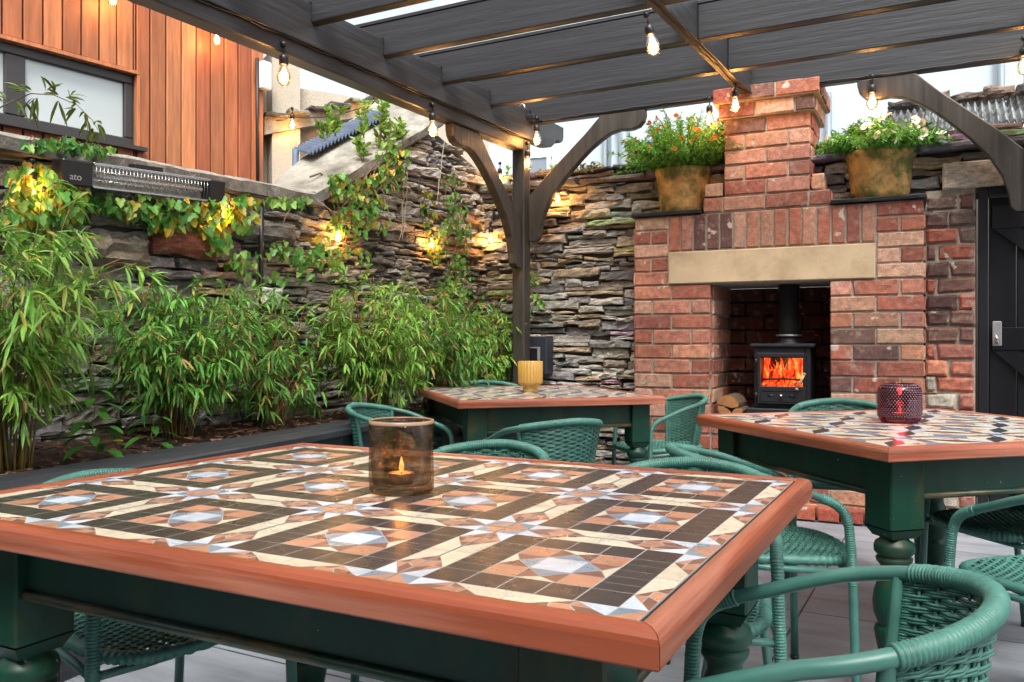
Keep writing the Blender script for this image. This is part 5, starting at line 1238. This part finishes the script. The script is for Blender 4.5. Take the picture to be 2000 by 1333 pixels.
def table(center, rz, a, b, nx, ny, pat, label, inset=.055, lw=.105, ah=.108):
    g = thing('tiled_table', label, 'table', center, rz, 'mosaic-topped tables')
    ha, hb = a/2, b/2; RT = TZ; th = .038; ri = .026
    # rim: four mitred lengths with a rounded outer edge
    prof = [(0,-th+.003),(.003,-th),(ri,-th),(ri,-.004),(ri-.0025,-.0005),(.012,0),(.005,-.003),(.0015,-.008),(0,-.014)]
    ends = {0: ((-ha,-hb),(ha,-hb)), 1: ((ha,-hb),(ha,hb)), 2: ((ha,hb),(-ha,hb)), 3: ((-ha,hb),(-ha,-hb))}
    inn = {0: (0,1), 1: (-1,0), 2: (0,-1), 3: (1,0)}
    for k in range(4):
        (x0,y0),(x1,y1) = ends[k]; ix, iy = inn[k]; dx, dy = (x1-x0), (y1-y0); L = math.hypot(dx,dy); dx /= L; dy /= L; e = .0006
        mb = MB(); vs = []
        for (px_, py_, sg) in ((x0,y0,1),(x1,y1,-1)):
            for (d, z) in prof: vs.append(Vector((px_ + ix*d + dx*sg*(d+e), py_ + iy*d + dy*sg*(d+e), RT+z)))
        n_ = len(prof); mb.add(vs, [(i, n_+i, n_+(i+1) % n_, (i+1) % n_) for i in range(n_)] + [tuple(range(n_)), tuple(range(2*n_-1, n_-1, -1))])
        mb.build('rim', M['rimwood'] if k % 2 == 0 else M['rimwood_y'], g)
    mb = MB(); mb.box(I4, (-ha+.0015,-hb+.0015,RT-th+.0015), (ha-.0015,hb-.0015,RT-.0155)); mb.box(I4, (-ha+ri+.0004,-hb+ri+.0004,RT-.0150), (ha-ri-.0004,hb-ri-.0004,RT-.0058)); mb.build('underlay', M['joint'], g)
    mb = MB(); j0 = ri+.0035; tx, ty = (a-2*j0)/nx, (b-2*j0)/ny; jg = .0018
    gr = MB()
    for i in range(nx):
        for j in range(ny):
            ox, oy = -ha+j0+i*tx+jg, -hb+j0+j*ty+jg; sx_, sy_ = tx-2*jg, ty-2*jg; dz = rnd(0,.0006)
            gr.add([Vector((ox,oy,RT-.0040+dz)), Vector((ox+sx_,oy,RT-.0040+dz)), Vector((ox+sx_,oy+sy_,RT-.0040+dz)), Vector((ox,oy+sy_,RT-.0040+dz)), Vector((ox,oy,RT-.0057)), Vector((ox+sx_,oy,RT-.0057)), Vector((ox+sx_,oy+sy_,RT-.0057)), Vector((ox,oy+sy_,RT-.0057))], [(0,1,2,3),(0,4,5,1),(1,5,6,2),(2,6,7,3),(3,7,4,0)])
            for pts, c, lay in pat:
                cx = sum(p[0] for p in pts)/len(pts); cy = sum(p[1] for p in pts)/len(pts); f = rnd(.90,1.09); vs = []
                for (x, y) in pts:
                    X, Y = ox+x*sx_, oy+y*sy_; CX, CY = ox+cx*sx_, oy+cy*sy_; d = math.hypot(X-CX, Y-CY); s_ = max(0, 1-(.0011 if pat is PA else .0006)/max(d,1e-5)); vs.append(Vector((CX+(X-CX)*s_, CY+(Y-CY)*s_, RT-.00385+dz+lay*.00012)))
                mb.add(vs, [tuple(range(len(vs)))], (c[0]*f, c[1]*f, c[2]*f))
    gr.build('grout', M['grout'], g); mb.build('tiles', M['tile'], g, label=None)
    # apron and bead
    io = inset+.018
    for k, (x0,y0,x1,y1) in enumerate(((-ha+inset+lw, -hb+io, ha-inset-lw, -hb+io+.022), (-ha+inset+lw, hb-io-.022, ha-inset-lw, hb-io), (-ha+io, -hb+inset+lw, -ha+io+.022, hb-inset-lw), (ha-io-.022, -hb+inset+lw, ha-io, hb-inset-lw))):
        mb = MB(); mb.box(I4, (x0+.0005,y0+.0005,RT-th-ah), (x1-.0005,y1-.0005,RT-th-.001)); ap = mb.build('apron', M['green'], g)
        mb = MB(); zz = RT-th-ah+.004
        if k < 2: yy = y0-.001 if k == 0 else y1+.001; mb.tube([Vector((x0+.001,yy,zz)), Vector((x1-.001,yy,zz))], .0085, 10)
        else: xx = x0-.001 if k == 2 else x1+.001; mb.tube([Vector((xx,y0+.001,zz)), Vector((xx,y1-.001,zz))], .0085, 10)
        mb.build('bead', M['bead'], ap)
    for sx_ in (-1, 1):
        for sy_ in (-1, 1):
            cx, cy = sx_*(ha-inset-lw/2), sy_*(hb-inset-lw/2); h = lw/2; mb = MB(); m = Matrix.Translation((cx,cy,0)); top = RT-th-.001; zb = top-.20
            mb.box(m, (-h,-h,zb+.012), (h,h,top), bev=.004)
            vs = [m @ Vector((x*h*.995, y*h*.995, zb+.0125)) for x, y in ((-1,-1),(1,-1),(1,1),(-1,1))] + [m @ Vector((x*h*.72, y*h*.72, zb-.012)) for x, y in ((-1,-1),(1,-1),(1,1),(-1,1))]
            mb.add(vs, [(i, 4+i, 4+(i+1) % 4, (i+1) % 4) for i in range(4)] + [(4,7,6,5)])
            pr_ = [(.034,zb-.008),(.037,zb-.020),(.047,zb-.026),(.051,zb-.038),(.050,zb-.052),(.043,zb-.060),(.040,zb-.064),(.046,zb-.068),(.044,zb-.078),(.034,zb-.090),(.033,zb-.105),(.040,zb-.125),(.050,zb-.155),(.054,zb-.185),(.051,zb-.215),(.041,zb-.240),(.040,zb-.245),(.047,zb-.250),(.050,zb-.262),(.045,zb-.290),(.037,zb-.330),(.031,zb-.365),(.030,zb-.372),(.040,zb-.378),(.042,zb-.388),(.036,zb-.398),(.038,zb-.41),(.043,zb-.43),(.040,zb-.455),(.031,zb-.480),(.029,.002),(.001,.001)]
            pr_ = [(r_, max(.0005, z_)) for r_, z_ in pr_]
            mb.lathe(m, pr_, 28); mb.build('leg', M['green'], g)
    return g
N1 = cw(.1345, .768); a1, b1 = 1.272, .972
rz1 = R(.7); Mz = Matrix.Rotation(rz1, 4, 'Z')
table(N1 + Mz @ Vector((-a1/2, b1/2, 0)), rz1, a1, b1, 4, 3, PA, 'nearest table, patterned tile top with a red-brown wooden rim, carrying the amber tumbler', inset=.085)
phi2, phi3 = 16.5, 15.5
def tcen(N, phi, a, b):
    xd = cdir(math.cos(R(phi)), math.sin(R(phi))); yd = cdir(-math.sin(R(phi)), math.cos(R(phi))); return cw(*N) + xd*a/2 + yd*b/2
table(tcen((-.24,3.765), phi2, 1.02, 1.12), R(phi2+28), 1.02, 1.12, 3, 3, PB, 'far mosaic table nearest the planter, carrying the gold ribbed candle holder', lw=.095)
table(tcen((.936,2.102), phi3, 1.05, 1.00), R(phi3+28), 1.05, 1.00, 3, 3, PB, 'mosaic table in front of the fireplace, carrying the purple studded candle holder')

# ================================================================== CHAIRS
def chair_proto():
    g = thing('wicker_armchair', 'x', 'chair', (0,0,0), 0, 'teal woven bistro chairs round the tables')
    def ring(th_):
        x = .205*math.sin(th_); y = -.02-.20*math.cos(th_); f = abs(th_)/(math.pi/2); return Vector((x, y, .69-.048*f**1.6))
    def armp(s, k):   # from the ring end forward, bending down into the front leg
        P = [(.205,-.02,.642),(.207,.03,.625),(.209,.08,.606),(.211,.13,.588),(.213,.165,.572),(.214,.187,.552),(.216,.198,.525),(.217,.202,.495),(.219,.205,.45),(.222,.209,.36)]
        return [Vector((s*x, y, z)) for x, y, z in P][:k]
    ths = [R(t) for t in range(-90, 91, 6)]
    back = [ring(t) for t in ths]
    path = armp(-1, 8)[::-1][:-1] + back + armp(1, 8)[1:]
    def smooth(P, n=3):
        out = []
        for i in range(len(P)-1):
            p0, p1, p2, p3 = P[max(i-1,0)], P[i], P[i+1], P[min(i+2, len(P)-1)]
            for k in range(n):
                t = k/n; out.append(.5*((2*p1)+(p2-p0)*t+(2*p0-5*p1+4*p2-p3)*t*t+(3*p1-p0-3*p2+p3)*t*t*t))
        out.append(P[-1]); return out
    mb = MB(); mb.tube(smooth(path, 3), .0110, 14); mb.build('arm_rail', M['tube'], g)
    def wrap(P, r, amp, pitch, name):
        L = [0]; 
        for i in range(1, len(P)): L.append(L[-1]+(P[i]-P[i-1]).length)
        n = int(L[-1]/pitch)*4; pts, rs = [], []; k = 0
        for i in range(n+1):
            s_ = L[-1]*i/n
            while k < len(L)-2 and L[k+1] < s_: k += 1
            f = (s_-L[k])/max(1e-6, L[k+1]-L[k]); pts.append(P[k].lerp(P[k+1], f)); rs.append(r + amp*(0, .75, 1, .75)[i % 4] + rnd(-.00035,.00035))
        mb = MB(); mb.tube(pts, rs, 14); return mb.build(name, M['rattan'], g)
    wrap(smooth([ring(R(t)) for t in range(-62, 63, 6)], 4), .0122, .0025, .0060, 'back_wrapping')
    for s in (-1, 1):
        wrap(smooth(armp(s, 10)[3:], 4), .0114, .0020, .0060, 'arm_wrapping')
        mb = MB(); mb.tube([armp(s, 10)[8], armp(s,10)[9], Vector((s*.226,.213,.18)), Vector((s*.230,.217,.006))], .0120, 12); lg = mb.build('leg', M['tube'], g)
        mb = MB(); mb.tube([Vector((s*.230,.217,.012)), Vector((s*.2302,.2172,0))], .0135, 12); mb.build('foot_cap', M['black'], lg)
    BOT = lambda t: Vector((.160*math.sin(t), -.015-.165*math.cos(t), .425))
    for s in (-1, 1):
        T = R(64)*s; top = ring(T)+Vector((0,0,-.005)); bt = BOT(T)
        mb = MB(); mb.tube([top, top.lerp(bt,.5), bt, Vector((s*.175,-.135,.30)), Vector((s*.200,-.195,.006))], [.007,.007,.0105,.0108,.0108], 10); lg = mb.build('leg', M['tube'], g)
        mb = MB(); mb.tube([Vector((s*.1998,-.1945,.012)), Vector((s*.2002,-.1955,0))], .0125, 12); mb.build('foot_cap', M['black'], lg)
    # woven back
    mb = MB(); NS = 15; tm = R(63)
    def S(t, v, off=0.0):
        p = BOT(t).lerp(ring(t), v); nrm = Vector((math.sin(t), -math.cos(t), 0)); return p + nrm*off
    st_ = [-tm + 2*tm*i/(NS-1) for i in range(NS)]
    for t in st_: mb.tube([S(t, v/6) for v in range(7)], .0026, 5)
    rows = 30
    for r_ in range(rows):
        v = .015+.95*r_/(rows-1); pts = []
        for i in range((NS-1)*2+1):
            t = -tm + 2*tm*i/((NS-1)*2); k = i//2; off = (.0044 if (k+r_) % 2 == 0 else -.0044) if i % 2 == 0 else 0
            pts.append(S(t, v, off))
        pts[0] = S(-tm, v); pts[-1] = S(tm, v)
        for dz in (-.0021, .0021): mb.tube([p+Vector((0,0,dz)) for p in pts], .0022, 5)
    for s in (-1, 1):
        P = [S(tm*s*1.015, v/120) for v in range(2, 121)]
        pts = []; rs = []
        for i, p in enumerate(P): pts.append(p); rs.append(.0088 + .0016*(i % 2))
        mb.tube(pts, rs, 10)
    mb.build('woven_back', M['rattan'], g)
    # seat
    def outline(t):
        x, y = math.cos(t), math.sin(t); e = .62
        X = math.copysign(abs(x)**e, x); Y = math.copysign(abs(y)**e, y); w_ = .185 + .018*Y
        return Vector((X*w_, .045 + Y*.215, .42 - .006*(Y > 0)*Y))
    N = 72; OP = [outline(2*math.pi*i/N) for i in range(N)]
    mb = MB(); pts, rs = [], []
    for i in range(N):
        for k in range(4): pts.append(OP[i].lerp(OP[(i+1) % N], k/4)); rs.append(.0120 + .0022*(k in (1,2)))
    mb.tube(pts, rs, 10, closed=True); mb.build('seat_frame', M['rattan'], g)
    mb = MB()
    def halfw(y):
        Y = max(-1, min(1, (y-.045)/.215)); t = abs(Y); return (.185+.018*Y)*(max(0, 1-t**(2/.62))**(.62/2))
    sag = lambda x, y: -.010*(1-min(1, (x/.19)**2))*(1-min(1, ((y-.045)/.215)**2))
    ny = 38
    for i in range(ny):
        y = -.160+.41*i/(ny-1); hw_ = halfw(y)
        if hw_ < .03: continue
        nn_ = max(4, int(hw_/.0095)); pts = []
        for k in range(-nn_, nn_+1):
            x = hw_*k/nn_; pts.append(Vector((x, y, .425 + sag(x,y) + (.0032 if (int(math.floor(x/.019))+i) % 2 == 0 else -.0032))))
        mb.tube(pts, .0034, 5)
    for k in range(-9, 10):
        x = k*.019
        ys = [y for y in [-.165+.42*i/24 for i in range(25)] if halfw(y) > abs(x)]
        if len(ys) > 2: mb.tube([Vector((x, y, .424+sag(x,y))) for y in ys], .0034, 5)
    mb.build('woven_seat', M['rattan'], g)
    mb = MB()
    mb.tube([Vector((-.221,.207,.395)), Vector((-.12,.212,.392)), Vector((.12,.212,.392)), Vector((.221,.207,.395))], .0085, 9)
    for s in (-1, 1): mb.tube([Vector((s*.221,.205,.395)), Vector((s*.19,.0,.40)), Vector((s*.165,-.10,.405))], .0085, 9)
    mb.build('seat_rails', M['tube'], g)
    return g
cp = chair_proto(); first = [True]
def chair(fm, f, label, s=1.0):
    L = math.hypot(*f); f = (f[0]/L, f[1]/L); p = cw(fm[0]-.2*f[0]*s, fm[1]-.2*f[1]*s, 0); rz = heading(*f)
    if first[0]: first[0] = False; cp.location = p; cp.rotation_euler = (0,0,rz); cp['label'] = label; cp.scale = (s,)*3; return cp
    return copy_thing(cp, p, rz, label, s)
chair((.205, 1.20), (-.89, .44), 'teal chair at the right end of the nearest table, its arms closest to the camera')
chair((.33, 1.77), (-.33, -.94), 'teal woven chair pushed in behind the nearest table, second right of the amber tumbler')
chair((-.21, 2.17), (-.45, -.89), 'teal woven chair behind the nearest table, straight beyond the amber tumbler')
chair((-.63, 1.70), (.80, -.58), 'teal woven chair pushed under the left end of the nearest table beside the planter')
chair((.878, 2.43), (1, .02), 'teal chair beyond the far right corner of the nearest table, facing the fireplace table')
chair((.05, 3.62), (-.45, .89), 'teal woven chair showing its woven back, on the near side of the gold-candle table')
chair((.66, 4.62), (-.95, -.31), 'teal woven chair at the far end of the gold-candle table against the brick pier')
chair((-.36, 3.93), (.94, -.30), 'teal woven chair on the planter side of the gold-candle table, seen from the side')
chair((-.05, 4.98), (.3, -.95), 'teal woven chair behind the gold-candle table, only the top of its back showing', 1.07)
chair((1.35, 3.36), (-.26, -.96), 'teal chair between the fireplace and the purple-candle table, only its curved top showing', 1.06)
chair((1.47, 2.66), (-.96, -.27), 'teal woven chair tucked under the far right side of the purple-candle table')
chair((1.32, 2.19), (-.26, .96), 'teal chair on the near side of the purple-candle table, cut by the picture edge')

# ================================================================== CANDLES
def flame(g, c, s=1.0):
    mb = MB(); mb.lathe(Matrix.Translation(c), [(.0005,0),(.0035*s,.003*s),(.0048*s,.008*s),(.0035*s,.015*s),(.0012*s,.023*s),(.0004,.027*s)], 10); mb.build('flame', M['candle'], g)
def tealight(c, label, e=.25):
    g = thing('tealight', label, 'candle', c, 0, 'lit tealights inside the glass holders')
    mb = MB(); mb.lathe(I4, [(.001,0),(.0215,0),(.0222,.002),(.0222,.019),(.0215,.0195),(.0212,.017)], 36); mb.build('cup', M['alu'], g)
    mb = MB(); mb.lathe(I4, [(.0212,.0165),(.012,.0158),(.001,.0155)], 24); mb.build('wax', M['wax'], g)
    mb = MB(); mb.tube([Vector((0,0,.015)), Vector((.001,0,.021))], .0008, 6); mb.build('wick', M['black'], g)
    flame(g, Vector((.001,0,.0205)))
    ld = bpy.data.lights.new('candle_light', 'POINT'); ld.energy = e*.3; ld.color = (1,.45,.15); ld.shadow_soft_size = .012
    lo = bpy.data.objects.new('candle_glow', ld); sc.collection.objects.link(lo); lo.parent = g; lo.location = (0,0,.04); return g
ZT = TZ - .003
ca = cw(-.197, 1.505, ZT); hgt, rad = .125, .0575
g = thing('amber_tumbler', 'thick amber-brown bubbled glass tumbler holding a lit tealight on the nearest table', 'candle holder', ca)
wv = lambda t, z: 1 + .012*math.sin(3*t+z*40) + .006*math.sin(11*t+z*90)
mb = MB(); mb.lathe(I4, [(.001,.0005),(rad*.93,.0005),(rad*.99,.006),(rad,.03),(rad*.99,.08),(rad,.115),(rad*.995,hgt-.003),(rad*.97,hgt),(rad*.94,hgt-.003),(rad*.93,.115),(rad*.92,.06),(rad*.91,.022),(rad*.85,.015),(.001,.014)], 56, warp=wv); mb.build('glass', M['amber'], g)
mb = MB(); mb.lathe(I4, [(rad*.945,hgt+.0015),(rad*.985,hgt+.003),(rad*1.015,hgt+.0005),(rad*1.012,hgt-.003)], 56); mb.build('polished_lip', mat('lip', (.35,.24,.15), .08, spec=.9), g)
tealight(ca + Vector((.002,-.004,.0155)), 'lit tealight seen through the amber glass tumbler', .5)
cg = cw((1036-1000)/FPX*4.45, 4.45, ZT)
g = thing('gold_holder', 'gold ribbed glass candle holder on a narrow foot on the far table', 'candle holder', cg)
rib = lambda t, z: 1 + (.035*math.cos(24*t) if z > .035 else 0)
mb = MB(); mb.lathe(I4, [(.001,.001),(.040,.001),(.041,.006),(.040,.030),(.048,.036),(.060,.043),(.0635,.055),(.064,.16),(.062,.162),(.060,.148),(.058,.060),(.05,.048),(.001,.045)], 104, warp=rib); mb.build('glass', M['gold'], g)
mb = MB(); mb.lathe(I4, [(.001,.002),(.0385,.002),(.0385,.028),(.001,.030)], 32); mb.build('foot', mat('gold_foot', (.55,.30,.05), .25, metal=.7), g)
tealight(cg + Vector((0,0,.046)), 'lit tealight inside the gold ribbed holder', .15)
cpz = cw((1757-1000)/FPX*2.78, 2.78, ZT)
g = thing('purple_holder', 'dark purple studded glass candle holder glowing red on the fireplace table', 'candle holder', cpz)
NR, NA = 20, 44; mb = MB(); base = [(.001,.001),(.055,.001)]; 
vs = []; 
prof = [(.060,.006),(.0655,.016)] + [(.0665 + .0015*math.sin(math.pi*i/14), .016+.0066*i) for i in range(1, 15)] + [(.062,.118),(.054,.125),(.046,.129)]
mb.lathe(I4, base + prof + [(.043,.127),(.050,.120),(.060,.105),(.061,.02),(.05,.012),(.001,.010)], 88); mb.build('glass', M['purple'], g)
mb = MB()
for i in range(2, len(prof)-1):
    r_, z_ = prof[i]
    for k in range(NA):
        a = 2*math.pi*(k+.5*(i % 2))/NA; d = Vector((math.cos(a), math.sin(a), .0 if z_ < .115 else .6)).normalized(); p = Vector((r_*math.cos(a), r_*math.sin(a), z_)); u_ = d.orthogonal().normalized(); v_ = d.cross(u_); s_ = .0030
        mb.add([p+u_*s_, p+v_*s_, p-u_*s_, p-v_*s_, p+d*.0034], [(0,1,4),(1,2,4),(2,3,4),(3,0,4)], smooth=True)
mb.build('studs', mat('stud_glass', (.10,.02,.05), .05, spec=1, coat=1), g)
tealight(cpz + Vector((0,0,.0125)), 'lit tealight glowing through the purple studded holder', 2.2)
